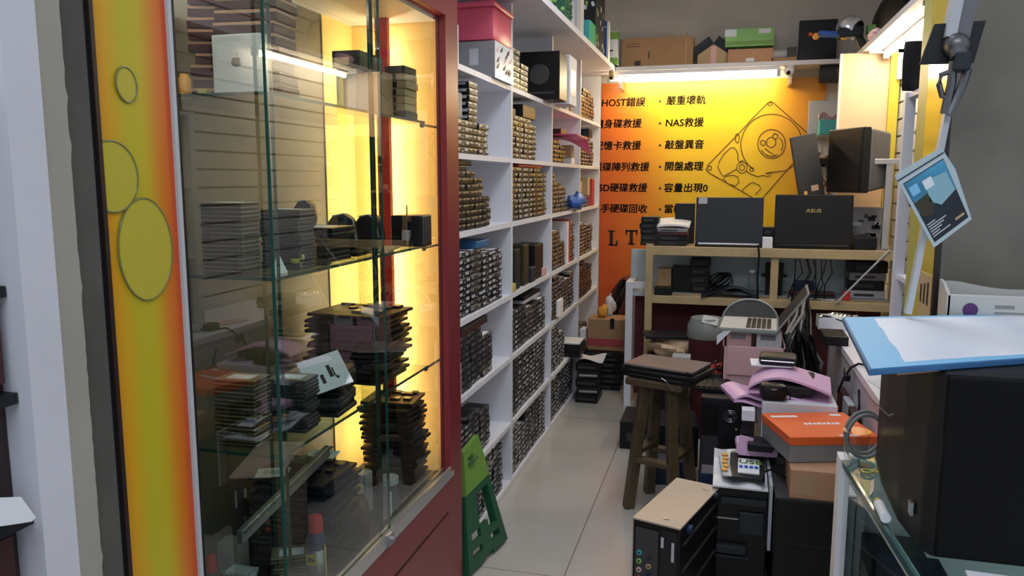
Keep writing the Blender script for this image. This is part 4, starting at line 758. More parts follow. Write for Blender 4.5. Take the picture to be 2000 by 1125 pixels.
# monitor seen from the back on a metal arm
t = thing('monitor', 'grey backed monitor turned sideways beside the metal post on the workbench', 'monitor', (.70, 5.12, 1.61), -1.12)
MB().prism([(-.175, -.03, -.19), (.175, -.03, -.19), (.175, -.03, .19), (-.175, -.03, .19)], (0, 0, 0), (0, .05, 0), bev=.006).build('bezel', 'black', t)
q = MB(); q.box((0, 0, 0), (.35, .37, .15), 0, (-PI/2, 0, 0), .015, taper=.86); q.build('back_shell', 'monitorgrey', t, loc=(0, .095, 0)); MB().bx(-.155, .155, -.0315, -.0301, -.165, .165).build('screen', 'black', t)
MB().cyl((0, .17, 0), (0, .20, 0), .03, n=16).build('mount', 'alu', t)
a = at(1733, 400, Y=5.0)
t = thing('display_stand', 'square aluminium post with a side arm standing on the workbench', 'stand', (a.x, 5.02, BZ+.0005))
MB().bx(-.018, .018, -.018, .018, 0, .50, bev=.002).build('post', 'alu', t); MB().bx(-.09, .10, -.028, .02, .50, .53, bev=.002).build('arm', 'alu', t); MB().bx(-.05, .05, -.04, .05, 0, .008).build('foot', 'steel', t)
# small flat monitor edge on
t = thing('monitor', 'thin dark flat screen leaning behind the gold lettered laptop', 'monitor', (at(1580, 380, Y=5.3).x, 5.30, BZ+.0005), .25)
MB().box((-.02, 0, .49), (.16, .025, .40), 0, (0, -.20, 0), .004).build('panel', 'darkgrey', t); MB().bx(-.0, .05, .013, .04, 0, .45).bx(-.07, .09, -.05, .07, 0, .012).build('stand', 'black', t); MB().box((.03, -.0135, .36), (.045, .002, .035), 0, (0, -.2, 0)).build('sticker', 'peach', t)
# tissue box and board on the back wall at right
pxb('pin_board', 'pale board fixed on the back wall right of the banner', 'board', 1576, 196, 1640, 400, 6.15, .05, 'lightgrey', at(1600, 400, Y=6.15).z)
t = pxb('tissue_box', 'teal basket with pink tissue in front of the pale board', 'box', 1601, 234, 1635, 262, 5.95, .14, 'teal', at(1610, 262, Y=5.95).z); MB().sheet(lambda u, v: Vector((-.06+.12*u, -.05+.1*v, .12+.02*math.sin(7*u)+.02*math.cos(6*v))), 8, 6, .004).build('tissue', 'palepink', t)
MB().bx(-.09, .09, .071, .20, -.02, -.005).build('hook_shelf', 'steel', t)
tag(MB().cyl((at(1600, 172, Y=6.0).x, 6.02, 2.226), (.84, 6.02, 2.226), .06, n=24).build('cardboard_tube', 'darkgrey', None, True), 'dark grey tube lying under the right end of the back shelf', 'tube')
t = thing('repair_rig', 'brown tangle of boards and wires hanging between the two monitors', 'rig', (at(1608, 300, Y=5.42).x, 5.43, BZ+.0005))
MB().cyl((0, .02, 0), (0, .04, .62), .012, n=10).bx(-.06, .06, -.03, .07, 0, .01).build('stand', 'steel', t)
q = MB(); r = random.Random(14)
for i in range(14): q.box((r.uniform(-.07, .06), r.uniform(-.03, .03), .53+r.uniform(-.1, .1)), (r.uniform(.03, .09), .02, r.uniform(.02, .06)), i % 4, (0, r.uniform(-.5, .5), 0))
q.build('module', ['mahogany', 'black', 'gold', 'cardboard'], t)
q = MB()
for i in range(5): q.tube([(r.uniform(-.07, .07), -.03, .50), (r.uniform(-.1, .1), -.05, .38), (r.uniform(-.1, .1), -.04, .24), (r.uniform(-.06, .06), -.03, .34)], .003, 6)
q.build('wire', 'black', t); MB().bx(-.02, .09, .06, .07, 0, .42).build('card', 'peach', t)
t = bottle('small bottle with red label behind the laptop lids', at(1582, 375, Y=5.28).x-.03, 5.22, BZ+.0005, 'bag', 'amber', .34, .022); MB().lathe([(.023, .16), (.0235, .17), (.0235, .26), (.023, .27)], n=20).build('label', 'purple', t)
# partition board, lamp and shelf along the right wall
t = thing('partition_board', 'tall cream partition board under the right tube light', 'panel', (0, 0, 0)); xa = at(1636, 230, Y=5.48).x
MB().bx(xa, 1.0, 5.475, 5.50, BZ+.001, 2.285).build('board', 'peach', t); MB().bx(xa-.004, xa+.008, 5.47, 5.505, BZ+.001, 2.285).build('edge', 'white', t); MB().bx(.955, 1.01, 5.44, 5.474, BZ+.001, 2.285).build('lit_wall_strip', 'yellow', t)  # strip's yellow paints the lamp light on the wall edge
ts = thing('wall_shelf', 'long white top shelf running along the right wall', 'shelf', (0, 0, 2.289)); MB().bx(.79, 1.02, 2.4, 5.92, 0, .032).build('board', 'white', ts)
for y in (2.8, 4.0, 5.4): MB().bx(.985, 1.02, y, y+.02, -.18, 0).bx(.82, 1.02, y, y+.02, -.02, 0).build('bracket', 'steel', ts)
t = thing('tube_light', 'glowing fluorescent tube under the right wall shelf', 'lamp', (0, 0, 0)); MB().bx(.90, .94, 4.27, 5.44, 2.276, 2.2885).build('fitting', 'white', t); MB().cyl((.92, 4.31, 2.255), (.92, 5.40, 2.255), .0135, n=16).build('tube', 'tube', t)
MB().bx(.903, .937, 4.28, 4.31, 2.238, 2.276).build('end_cap', 'tan', t); MB().bx(.903, .937, 5.40, 5.43, 2.238, 2.276).build('end_cap', 'tan', t)
# right shelving near the front (seen edge on)
t = thing('shelving_unit', 'white narrow shelf unit with an upright stile on the right wall', 'shelf', (0, 0, 0)); xs = at(1752, 400, Y=3.3).x
MB().bx(xs, xs+.035, 3.27, 3.31, .77, 1.82).build('stile', 'white', t); MB().bx(xs+.05, 1.018, 3.29, 3.305, .77, 1.82).build('side', 'white', t)
SZ = [.77, 1.12, 1.46, 1.80]
for z in SZ: MB().bx(xs+.01, 1.018, 2.5, 3.3, z, z+.018).build('shelf_board', 'white', t)
items = []
for z, n in zip(SZ[:3], (9, 11, 11)):
    for yy in (2.66, 2.83, 3.0, 3.16):
        for k in range(n): items.append((HD[0] if k % 2 else HD[3], Vector((xs+.085+RND.uniform(-.004, .004), yy, z+.019+k*.0256)), PI/2+RND.uniform(-.03, .03)))
mass('hard_drives', items, 'hard drives packed on the narrow right wall shelf unit', 'hard drives')
t = thing('cable_bundle', 'dark bundle hanging at the top of the right shelf unit', 'cables', (at(1772, 140, Y=3.2).x+.01, 3.2, 1.8185)); q = MB()
for i in range(9): q.tube([(-.02+.006*i, -.02, .17), (-.025+.007*i, -.03, .1), (-.02+.006*i, -.02+.003*i, .006), (-.01+.005*i, .0, .1)], .009, 8)
q.build('cable', 'black', t, True)
# things on the right top shelf
t = blob('long black bag lying on the right wall shelf', 'bag', .935, 5.40, 2.3215, .075, .52, .16, 'blackmatte', 31, amp=.12, tie=False)
t = blob('pink and purple packet under the black bag on the right wall shelf', 'bag', .815, 5.2, 2.3215, .03, .12, .03, 'bubblepink', 33, tie=False)
v = at(1615, 65, Y=5.3); t = thing('heat_gun', 'blue and silver domed tool with a blue snout at the right shelf corner', 'tool', (.82, 5.55, 2.3215), 0)
MB().sph((-.10, 0, .13), .085, 0, (1, .8, .95), 20).build('dome', 'chrome', t, True); MB().box((-.10, 0, .10), (.15, .13, .06), 0, bev=.012).build('housing', 'slate', t); MB().box((-.23, 0, .10), (.12, .08, .032), 0, (0, .1, 0), .01).build('snout', 'blue', t, True); MB().sph((-.30, 0, .09), .022).build('tip', 'amber', t, True)
MB().beam((-.05, 0, .08), (-.01, 0, .0), .05, .05, bev=.01).build('grip', 'olive', t); MB().bx(.0, .05, -.04, .04, .09, .14).build('switch', 'boxgreen', t)
v = at(1597, 130, Y=5.85); t = thing('cable', 'brown loop of cable hanging at the shelf corner', 'cable', (.80, 5.93, 2.27)); MB().tube([(-.10, -.02, -.02), (-.07, -.03, -.1), (-.02, -.03, -.14), (.03, -.03, -.09), (.04, -.03, .01)], .012, 8).build('loop', 'darkbrown', t, True)
# ---- things on the lower bench shelf
LZ = .7755
t = pxb('wire_basket', 'beige crumpled packet at the left end of the lower bench shelf', 'packet', 1284, 522, 1311, 566, 5.15, .1, 'tan', LZ); MB().tube([(-.05, -.055, .02), (-.01, -.06, .12), (.04, -.055, .05), (.0, -.06, .02)], .004, 6).build('wire', 'amber', t)
pxb('adapter', 'low black adapter in front of the beige packet, lower bench shelf', 'adapter', 1278, 555, 1312, 570, 4.96, .09, 'black', LZ)
pxb('black_box', 'black cube box on the lower bench shelf', 'box', 1313, 517, 1352, 566, 5.13, .14, 'black', LZ)
z = pile('speaker', [f'black unit {w} in the tall tower on the lower bench shelf' for w in ('lowest', 'second up', 'third up', 'topmost')], 'device', 1350, 1389, 5.12, .14, LZ+.0005, (.06, .05, .06, .05), ('black', 'charcoal', 'black', 'black'), .005, group='black units in the tower on the bench shelf')
t = thing('cable', 'coiled black cable on the lower bench shelf beside the black tower', 'cable', (at(1408, 545, Y=5.02).x, 5.03, LZ+.03)); q = MB()
for i in range(4): q.tube([(.07*math.cos(a)*(1-.1*i), .02*i+.02*math.sin(2*a), .06+.055*math.sin(a+.5*i)*(1-.08*i)) for a in [2*PI*k/20 for k in range(20)]], .007, 6, closed=True)
q.build('coil', 'black', t, True)
t = thing('cloth', 'grey folded cloth bag lying across the lower bench shelf', 'cloth', (at(1425, 560, Y=5.0).x, 4.985, LZ+.004)); MB().sheet(lambda u, v: Vector((-.17+.34*u, -.05+.16*v, .05*math.sin(PI*u)**1.5+.014*math.sin(9*u+5*v)*math.sin(PI*u))), 24, 10, .006).build('fold', 'slate', t, True); MB().sheet(lambda u, v: Vector((-.02+.16*u, -.055+.08*v, .055*math.sin(PI*(u*.6+.3))+.012)), 10, 6, .008).build('flap', 'darkgrey', t, True)
t = thing('glass_jar', 'tall clear glass jar on the lower bench shelf', 'jar', (at(1469, 540, Y=5.03).x, 5.05, LZ+.0005)); MB().lathe([(.022, 0), (.026, .01), (.026, .11), (.018, .135), (.018, .15)], n=20).build('jar_body', 'clear', t, True); MB().lathe([(.019, .15), (.020, .152), (.020, .165), (.018, .168)], n=20).build('lid', 'lightgrey', t)
t = thing('vise', 'green and black clamp tool behind the middle bench post', 'tool', (at(1512, 540, Y=5.18).x, 5.18, LZ+.0005)); MB().bx(-.05, .05, -.03, .03, 0, .10, bev=.004).build('base', 'black', t); MB().cyl((0, 0, .10), (0, 0, .20), .055, n=20).build('drum', 'olive', t, True); MB().bx(-.075, .075, -.035, .035, .115, .13).build('jaw', 'black', t)
pile('circuit_tray', ['pale tray lowest at the right of the lower bench shelf', 'grey laptop case on the pale tray, lower bench shelf', 'brown circuit tray on top, lower bench shelf'], 'tray', 1550, 1640, 4.99, .1, LZ+.0005, (.012, .02, .015), ('lightgrey', 'darkgrey', 'mahogany'), .01)
pxb('blue_box', 'dark blue packet behind the trays on the lower bench shelf', 'box', 1552, 534, 1592, 562, 5.14, .1, 'navy', LZ)
z = pile('equipment_box', ['white carton at the far right of the lower bench shelf', 'black carton above the white carton, lower bench shelf', 'grey carton third up at the right, lower bench shelf', 'black carton topmost at the right, lower bench shelf'], 'box', 1665, 1738, 5.13, .2, LZ+.0005, (.05, .06, .05, .07), ('lightgrey', 'black', 'grey', 'black'), .01)
t = thing('cable', 'bunch of thin black cables hanging below the workbench top', 'cables', (0, 4.94, 1.03)); q = MB(); r = random.Random(3)
for i in range(9):
    x = at(1556+i*8+r.uniform(-3, 3), 500, Y=4.94).x; q.tube([(x, r.uniform(-.01, .0), 0), (x+r.uniform(-.02, .03), -.012, -.08), (x+r.uniform(-.05, .03), -.015, -.15), (x+r.uniform(-.08, .03), .0, -.24)], .004, 6)
q.build('strand', 'black', t)
t = thing('cable', 'long black cable dangling from the left laptop to the floor clutter', 'cable', (0, 4.93, 0)); p_ = [at(1481, y, Y=4.93) for y in (478, 500, 540, 600, 640)]; MB().tube([(v.x+.006*math.sin(i*2), .003*i, v.z) for i, v in enumerate(p_)], .006, 8).build('strand', 'black', t, True)
t = thing('cable', 'pale cable stretched diagonally below the right of the workbench', 'cable', (0, 0, 0)); MB().tube([at(1738, 488, Y=4.945), at(1690, 535, Y=4.944), at(1650, 575, Y=4.943), at(1634, 592, Y=4.942)], .006, 8).build('strand', 'lightgrey', t, True)
# ---- big hanging bundle of cables
t = thing('cable_bundle', 'thick black bundle of cables hanging at the right end of the workbench', 'cables', (0, 0, 0)); r = random.Random(12); q = MB()
for i in range(54):
    x0 = 1562+r.uniform(-16, 16); x1 = 1566+r.uniform(-42, 40); Y = 4.55+r.uniform(-.06, .12)
    q.tube([at(x0, 583+r.uniform(-6, 6), Y=4.9), at(x0+r.uniform(-8, 8), 615, Y=Y+.1), at((x0+x1)/2+r.uniform(-12, 12), 660+r.uniform(-10, 10), Y=Y), at(x1+r.uniform(-8, 8), 710, Y=Y), at(x1+r.uniform(-14, 14), 762+r.uniform(-8, 8), Y=Y)], r.uniform(.006, .010), 6, m=0 if r.random() < .8 else 1)
q.build('cable', ['black', 'grey'], t, True)
# ---- clutter on the floor behind the stool
t = thing('trash_bin', 'dark red bin with a grey lid behind the piled boxes', 'bin', (at(1378, 690, Y=4.6).x, 4.62, 0)); MB().lathe([(.085, 0), (.09, .01), (.100, .585), (.103, .59)], n=24).build('tub', 'maroon', t, True)
MB().lathe([(.106, .588), (.112, .60), (.108, .66), (.09, .705), (.03, .715)], n=24).build('lid', 'plasticgrey', t, True); MB().box((.02, -.075, .70), (.09, .012, .06), 0, (-.9, .2, 0), .004).build('flap', 'lightgrey', t)
t = thing('office_chair', 'grey rounded chair back seen behind the open silver laptop', 'chair', (at(1464, 640, Y=4.80).x, 4.80, 0)); M['chair'] = mat('chairshell', (.14, .15, .14), .35)
q = MB(); pts = [(.155*math.cos(a), .66+.135*math.sin(a)) for a in [PI*i/24 for i in range(25)]]; q.prism([(x, -.02+.4*x*x, z) for x, z in pts], (0, 0, 0), (0, .012, 0)); q.build('backrest', 'chair', t)
MB().tube([(x*1.02, -.02+.4*x*x, z+.003) for x, z in pts], .006, 6).build('rim', 'lightgrey', t); MB().cyl((0, .02, 0), (0, .02, .45), .025, n=16).build('pillar', 'black', t); MB().bx(-.10, .19, .0, .34, .42, .46).build('seat', 'black', t); MB().bx(-.02, .02, .0, .02, .44, .74).build('back_post', 'black', t)
for a in range(5): MB().beam((0, .02, .04), (.14*math.cos(a*1.257), .02+.14*math.sin(a*1.257), .02), .03, .03).build('leg', 'black', t)
t = thing('equipment_case', 'black equipment case on the floor under the left of the workbench', 'case', (-.30, 4.82, 0)); MB().bx(-.15, .15, -.12, .12, 0, .42, bev=.006).build('body', 'black', t); MB().bx(-.1, .1, -.1215, -.12, .1, .3).build('front', 'charcoal', t)
blob('crumpled peach plastic bag on the case under the workbench', 'bag', -.30, 4.79, .4205, .13, .09, .06, 'peach', 41, amp=.4, tie=False)
t = thing('laptop', 'closed dark laptop on the peach bag under the workbench', 'laptop', (-.33, 4.80, .545), .2); MB().bx(-.13, .13, -.09, .09, 0, .02, bev=.004).build('body', 'charcoal', t)
v = at(1332, 690, Y=4.5); t = thing('white_box', 'small white box behind the laptops on the stool', 'box', (v.x, 4.45, 0)); MB().bx(-.05, .05, -.05, .05, 0, v.z, bev=.002).build('body', 'lightgrey', t)
for i, (x, y, z, w_, d, h, m, lb) in enumerate(((-.43, 4.40, 0, .2, .3, .16, 'black', 'low black case on the floor beyond the wooden stool'), (-.22, 4.20, 0, .22, .3, .22, 'charcoal', 'charcoal case on the floor behind the stool legs'), (-.24, 3.88, 0, .15, .2, .12, 'navy', 'dark blue box on the floor behind the stool legs'))):
    t = thing('equipment_case', lb, 'case', (x, y, z), .1*i); MB().bx(-w_/2, w_/2, -d/2, d/2, 0, h, bev=.005).build('body', m, t); MB().bx(-w_*.3, w_*.3, -d/2-.0015, -d/2, h*.3, h*.6).build('slot', 'darkgrey', t)
# ================================================================ wooden stool with laptops
t = thing('stool', 'dark wooden four-legged stool carrying laptops in the aisle', 'stool', (0, 0, 0))
FT = [Vector((-.385, 3.46, 0)), Vector((-.31, 3.665, 0)), Vector((-.105, 3.60, 0)), Vector((-.175, 3.385, 0))]; ctr = sum(FT, Vector())/4
tops = [ctr+(f-ctr)*.56+Vector((0, 0, .585)) for f in FT]
for f, u in zip(FT, tops):
    d = (u-f).normalized(); MB().beam(f+d*.001, u, .046, .046, bev=.004, up='X').build('leg', 'stoolwood', t)
for i in range(4):
    k = .40 if i % 2 else .46; a, b = FT[i].lerp(tops[i], k), FT[(i+1) % 4].lerp(tops[(i+1) % 4], k); MB().beam(a, b, .05, .022, bev=.002).build('stretcher', 'stoolwood', t)
ang = math.atan2((FT[3]-FT[0]).y, (FT[3]-FT[0]).x)
MB().box((ctr.x, ctr.y, .60), (.27, .25, .035), 0, (0, 0, ang), .008).build('seat', 'stoolwood', t)
lz = .6185
for i, (lb, m, w_, d, a, dx) in enumerate((('closed black laptop lowest on the wooden stool', 'black', .33, .23, -.42, 0), ('closed charcoal laptop in the middle of the three on the stool', 'charcoal', .34, .235, -.38, .006), ('closed brownish laptop topmost on the wooden stool', 'mahogany', .325, .225, -.33, .0))):
    l = thing('laptop', lb, 'laptop', (ctr.x+.015+dx, ctr.y-.01, lz), a, 'laptops stacked on the stool'); M.setdefault('lidbrown', mat('lidbrown', (.20, .15, .15), .22))
    MB().bx(-w_/2, w_/2, -d/2, d/2, .0005, .012, bev=.003).build('base', 'black', l); MB().bx(-w_/2, w_/2, -d/2, d/2, .0122, .0205, bev=.003).build('lid', 'lidbrown' if i == 2 else m, l)
    MB().bx(-w_*.4, w_*.4, -d/2-.001, -d/2+.001, .012, .016).build('edge', 'alu' if i == 2 else 'darkgrey', l); lz += .021
tag(MB().tube([(ctr.x-.0, ctr.y-.16, .645), (ctr.x+.02, ctr.y-.17, .635), (ctr.x+.04, ctr.y-.165, .61), (ctr.x+.06, ctr.y-.16, .59)], .0018, 6).build('cable', 'steel', None, True), 'thin cable hanging off the laptops on the stool', 'cable')
# ================================================================ computers and boxes piled at the right
def tower(label, x, y, w_, d, h, rz, m='black', top=None, grp=None):
    t = thing('computer_tower', label, 'computer', (x, y, 0), rz, grp); MB().bx(-w_/2, w_/2, -d/2, d/2, .008, h-.003, bev=.004).build('case', m, t); MB().bx(-w_/2, w_/2, -d/2, d/2, h-.003, h, bev=.001).build('top_cover', top or m, t)
    for sx in (-1, 1): MB().bx(sx*w_*.35-.015, sx*w_*.35+.015, -d*.4, d*.4, 0, .01).build('foot', 'rubber', t)
    return t
t = tower('black computer tower with round grille behind the stool', 0.012, 3.84, .18, .42, .50, 0, 'charcoal')
MB().bx(-.085, -.01, -.2125, -.21, .33, .47).build('drive_bay', 'black', t); MB().bx(-.085, -.01, -.213, -.21, .04, .32).build('front_panel', 'darkgrey', t)
q = MB(); 
for r_ in (.012, .02, .028): q.tube([(.042+r_*math.cos(a), -.213, .42+r_*math.sin(a)) for a in [2*PI*k/20 for k in range(20)]], .0018, 6, closed=True)
q.build('fan_grille', 'steel', t); q = MB()
for i in range(4):
    for j in range(9): q.bx(.015+i*.016, .025+i*.016, -.2125, -.21, .06+j*.03, .08+j*.03)
q.build('vent', 'black', t); MB().cyl((.07, -.21, .36), (.07, -.215, .36), .005, n=10).build('button', 'paleyellow', t)
t = thing('keyboard', 'black keyboard leaning on the tower behind the stool', 'keyboard', (-.03, 3.90, .5005), 0); MB().box((0, 0, .012), (.17, .36, .02), 0, (0, 0, .06), .004).build('case', 'black', t); q = MB()
for i in range(6):
    for j in range(12): q.box((-.065+i*.026, -.16+j*.029, .025), (.021, .024, .006), 0, (0, 0, 0))
q.build('keys', 'charcoal', t)
t = thing('cable', 'small red and black wires on the keyboard behind the stool', 'cable', (-.05, 3.98, .535)); q = MB(); r = random.Random(4)
for i in range(8): q.tube([(r.uniform(-.07, .07), r.uniform(-.07, .07), r.uniform(.005, .05)) for _ in range(5)], .005, 6, m=i % 2)
q.build('wire', ['brightred', 'black'], t)
for i, (x, y, lb) in enumerate(((.20, 3.44, 'black tower lying in shadow under the white carton'), (.405, 3.44, 'black tower under the right half of the white carton'), (.22, 3.98, 'black tower standing under the pale pink crate'), (.42, 3.98, 'black tower beside the cable bundle'))):
    t = tower(lb, x, y, .19, .46, .46, 0, 'black'); MB().bx(-.08, .08, -.2325, -.23, .30, .43).bx(-.08, .02, -.2325, -.23, .05, .2).build('front_panel', 'charcoal', t)
# near tower, back side with coloured jacks
t = thing('computer_tower', 'computer tower with a tan metal top showing its coloured rear jacks', 'computer', ((-.256+.013)/2, (2.44+2.835)/2, 0), -.295)
w_, d, h = .160, .40, .40
MB().bx(-w_/2, w_/2, -d/2, d/2, .004, h-.004, bev=.003).build('case', 'black', t); M['tanmetal'] = mat('tanmetal', (.44, .37, .31), .4, noise=.04)
tp = MB().bx(-w_/2-.002, w_/2+.002, -d/2-.006, d/2+.003, h-.006, h, bev=.001).build('top_cover', 'tanmetal', t); MB().tube([(.05+.012*math.cos(a), .15+.012*math.sin(a), h+.0005) for a in [PI*k/10+2.6 for k in range(11)]], .0012, 6).bx(.01, .028, -.165, -.161, h, h+.003).build('scratch', 'steel', tp)
MB().bx(-w_/2-.003, -w_/2+.001, -d/2-.004, d/2, .004, h-.004).build('left_panel', 'tanmetal', t)
MB().bx(-w_*.44, w_*.05, -d/2-.004, -d/2, .05, h-.03).build('io_panel', 'darkgrey', t); MB().bx(w_*.12, w_*.46, -d/2-.003, -d/2, .02, h-.02).build('slot_cover', 'charcoal', t)
for i, (jx, jz, m) in enumerate(((-.055, .285, 'teal'), (-.055, .255, 'boxgreen'), (-.055, .225, 'palepink'), (-.055, .195, 'orange'), (-.022, .275, 'darkgrey'), (-.022, .245, 'tan'), (-.022, .185, 'lime'), (-.022, .215, 'navy'))):
    MB().cyl((jx, -d/2-.003, jz), (jx, -d/2-.009, jz), .0085, n=14).cyl((jx, -d/2-.009, jz), (jx, -d/2-.0095, jz), .004, n=10, m=1).build('audio_jack', [m, 'black'], t)
for x, z0, z1 in ((.022, .32, .355), (.058, .28, .345)): MB().bx(x-.004, x+.005, -d/2-.006, -d/2-.002, z0, z1).build('bracket_tab', 'lightgrey', t)
MB().cyl((w_/2, -.12, .365), (w_/2+.014, -.12, .365), .016, n=16).build('knob', 'navy', t); MB().cyl((w_/2, .15, .385), (w_/2+.012, .15, .385), .012, n=16).build('knob', 'slate', t)
q = MB()
for z in (.33, .24, .15): q.beam((w_/2+.002, -.17, z), (w_/2+.002, .17, z+.02), .004, .008)
q.build('side_rail', 'darkgrey', t)
# dock rack under the packet
t = thing('drive_rack', 'black rack with open grey trays between the tan topped tower and the printer', 'rack', (.093, 2.96, 0)); MB().bx(-.09, .09, -.16, .2, 0, .40, bev=.004).build('case', 'black', t)
MB().bx(-.075, .085, -.175, -.16, .345, .37, bev=.003).build('top_tray', 'slate', t); MB().bx(-.01, .08, -.172, -.16, .235, .32, bev=.006).build('front_plate', 'slate', t); MB().bx(-.085, .02, -.19, -.16, .165, .195, bev=.004).bx(-.085, .03, -.18, -.16, .145, .155).build('drawer', 'slate', t); MB().bx(-.085, -.01, -.163, -.16, .285, .29).build('slot', 'steel', t)
t = thing('printer', 'big black boxy printer on the floor under the brown cardboard box', 'printer', (.305, 2.94, 0)); MB().bx(-.105, .115, -.23, .23, 0, .415, bev=.006).build('body', 'black', t); MB().bx(-.10, .11, -.2315, -.23, .255, .262).bx(-.10, .11, -.2315, -.23, .235, .24).build('seam', 'charcoal', t); MB().bx(-.105, .115, -.23, .23, .415, .42).build('top_cover', 'darkgrey', t); MB().bx(-.02, .10, -.30, -.231, .02, .03).build('paper_tray', 'charcoal', t)
tag(MB().bx(.1835, .194, 2.76, 3.15, .20, .44).build('glass_sheet', 'lightgrey'), 'pale narrow sheet standing between the packet and the printer', 'sheet')
# clear packet with printed box and a gadget
t = thing('product_packet', 'silvery printed packet with green and blue lettering lying on the black rack', 'packet', (.085, 2.95, .4015), 0)
MB().sheet(lambda u, v: Vector((-.095+.19*u, -.17+.35*v, .012+.008*math.sin(11*u+3*v)*math.sin(9*v)+.02*v)), 20, 24, .006).build('bag', 'bag', t, True)
MB().box((.025, -.03, .040), (.125, .22, .014), 0, (.06, 0, -.03), .002).build('inner_box', 'charcoal', t); MB().box((.03, -.045, .049), (.075, .13, .004), 0, (.06, 0, -.03)).build('card', 'paper', t); MB().box((-.055, -.02, .047), (.032, .24, .004), 0, (.06, 0, .08)).build('side_print', 'lightgrey', t)
q = MB()
for i in range(5): q.cyl((-.055+.004*(i % 2), -.10+i*.035, .047+i*.002), (-.055+.004*(i % 2), -.10+i*.035, .0515+i*.002), .011, n=14)
q.build('printed_dots', 'amber', t); text('USB', .05, 'lime', t, (-.005, -.012, .0535), (.06, 0, -.03), heavy=.001)
for i in range(4): MB().box((.003+i*.018, -.058, .0508), (.013, .024, .0008), 0, (.06, 0, -.03+.1*(i % 2))).build('printed_block', 'blue', t); MB().box((.025, .12, .034), (.11, .04, .006), 0, (.06, 0, 0)).build('header_print', 'boxgreen', t)
pxb('navy_box', 'dark blue box beside the silvery packet', 'box', 1368, 903, 1398, 945, 3.14, .1, 'navy', 0).children[0].scale = (1, 1, 3.55)
t = thing('cable', 'black cable curving over the packet and printer', 'cable', (0, 0, 0)); MB().tube([(.30, 2.86, .425), (.25, 2.87, .432), (.19, 2.86, .462), (.165, 2.82, .465), (.155, 2.78, .445)], .004, 8).build('strand', 'black', t, True)
# brown box, orange box
t = carton('cardboard_box', 'small brown cardboard box with a square label on the printer', 'box', .245, .415, 2.715, 2.925, .4205, .522, 'cardboard2', lab=(.10, .48, .15, .80), labm='tape'); MB().bx(-.086, .086, -.004, .004, .1012, .1022).build('seam', 'cardboard', t)
t = thing('orange_box', 'flat product box with an orange lid on top of the brown box', 'box', (.352, 2.955, .524), .30)
MB().bx(-.155, .155, -.14, .14, 0, .062, bev=.002).build('body', 'grey', t); ld = MB().bx(-.158, .158, -.143, .143, .062, .092, bev=.002).build('lid', 'orange', t)
MB().bx(-.14, -.04, .085, .105, .0922, .093).build('print', 'paper', ld); MB().bx(.09, .13, .095, .118, .0922, .093).build('print', 'paper', ld); [MB().bx(-.05+i*.017, -.038+i*.017, -.006, .012+.004*(i % 2), .0922, .093).build('print', 'paper', ld) for i in range(8)]; MB().bx(.02, .09, -.135, -.125, .0922, .093).build('print', 'paper', ld)
t = tower('black slab case standing under the orange box', .475, 2.94, .07, .3, .50, .1, 'black')
# white carton, bubble bags, pouches
t = carton('white_box', 'whitish wide carton under the pink bubble wrap bags', 'box', .165, .44, 3.12, 3.52, .4605, .640, 'bag')
t = thing('bubble_bag', 'small pink bubble wrap bag with a black case beside the white carton', 'bag', (.145, 3.05, .4605)); MB().box((0, -.0, .02), (.15, .15, .036), 0, (0, 0, .05), .012).build('bag', 'bubblepink', t, True); MB().box((.01, -.06, .05), (.09, .10, .03), 0, bev=.004).build('case', 'black', t); MB().box((-.045, -.076, .045), (.05, .006, .07), 0, (0, .2, 0)).build('flap', 'bubblepink', t)
def bubble(label, x, y, z, w_, d, h, rz, gap=True):
    t = thing('bubble_bag', label, 'bag', (x, y, z), rz, 'pink bubble wrap bags on the white carton')
    MB().sheet(lambda u, v: Vector((-w_/2+w_*u, -d/2+d*v, .012+.012*math.sin(4*u+1))), 14, 10, .01).build('lower_sheet', 'bubblepink', t, True)
    MB().sheet(lambda u, v: Vector((-w_/2+w_*u, -d/2+d*v, .022+h*(math.sin(PI*(u*.9+.05))**.7)*(1-.25*v)+.008*math.sin(6*u))), 18, 10, .01).build('upper_sheet', 'bubblepink', t, True)
    if gap: MB().box((0, -.01, .012+h*.42), (w_*.62, d*.9, h*.62), 0, bev=.012).build('device', 'charcoal', t)
    return t
bubble('pink bubble wrap bag wrapping a black device, under the black hard case', .28, 3.32, .6405, .31, .30, .062, -.10)
t = bubble('folded pink bubble wrap bag hanging at the left of the white carton', .10, 3.30, .60, .14, .22, .018, .25, False)
t = thing('hard_case', 'rounded black hard case on top of the pink bubble wrap bag', 'case', (.235, 3.42, .727), -.08); MB().box((0, 0, .022), (.15, .12, .04), 0, (0, 0, 0), .016).build('shell', 'charcoal', t, True); MB().tube([(-.066, -.061, .022), (.066, -.061, .022)], .003, 6).build('zipper', 'steel', t); MB().box((-.03, 0, .0), (.16, .12, .006), 0, (0, 0, .1)).build('cloth', 'paper', t)
t = thing('pouch', 'glossy black pouch at the front of the white carton', 'pouch', (.205, 3.17, .6405), .02); MB().box((0, 0, .035), (.10, .09, .066), 0, bev=.018).build('body', 'black', t, True); MB().box((.0, -.046, .05), (.02, .003, .005)).build('clasp', 'steel', t)
for x, lb, m in ((.15, 'little white slip box left of the glossy pouch', 'paper'), (.29, 'small black adapter right of the glossy pouch', 'black')): t = thing('adapter', lb, 'adapter', (x if m == 'black' else .115, 3.2 if m == 'black' else 3.16, .6405 if m == 'black' else .4605)); MB().bx(-.024, .024, -.03, .03, 0, .03 if m == 'black' else .135, bev=.003).build('body', 'black', t); m == 'paper' and MB().bx(-.0245, .0245, -.031, .0305, .095, .136).build('sleeve', m, t)
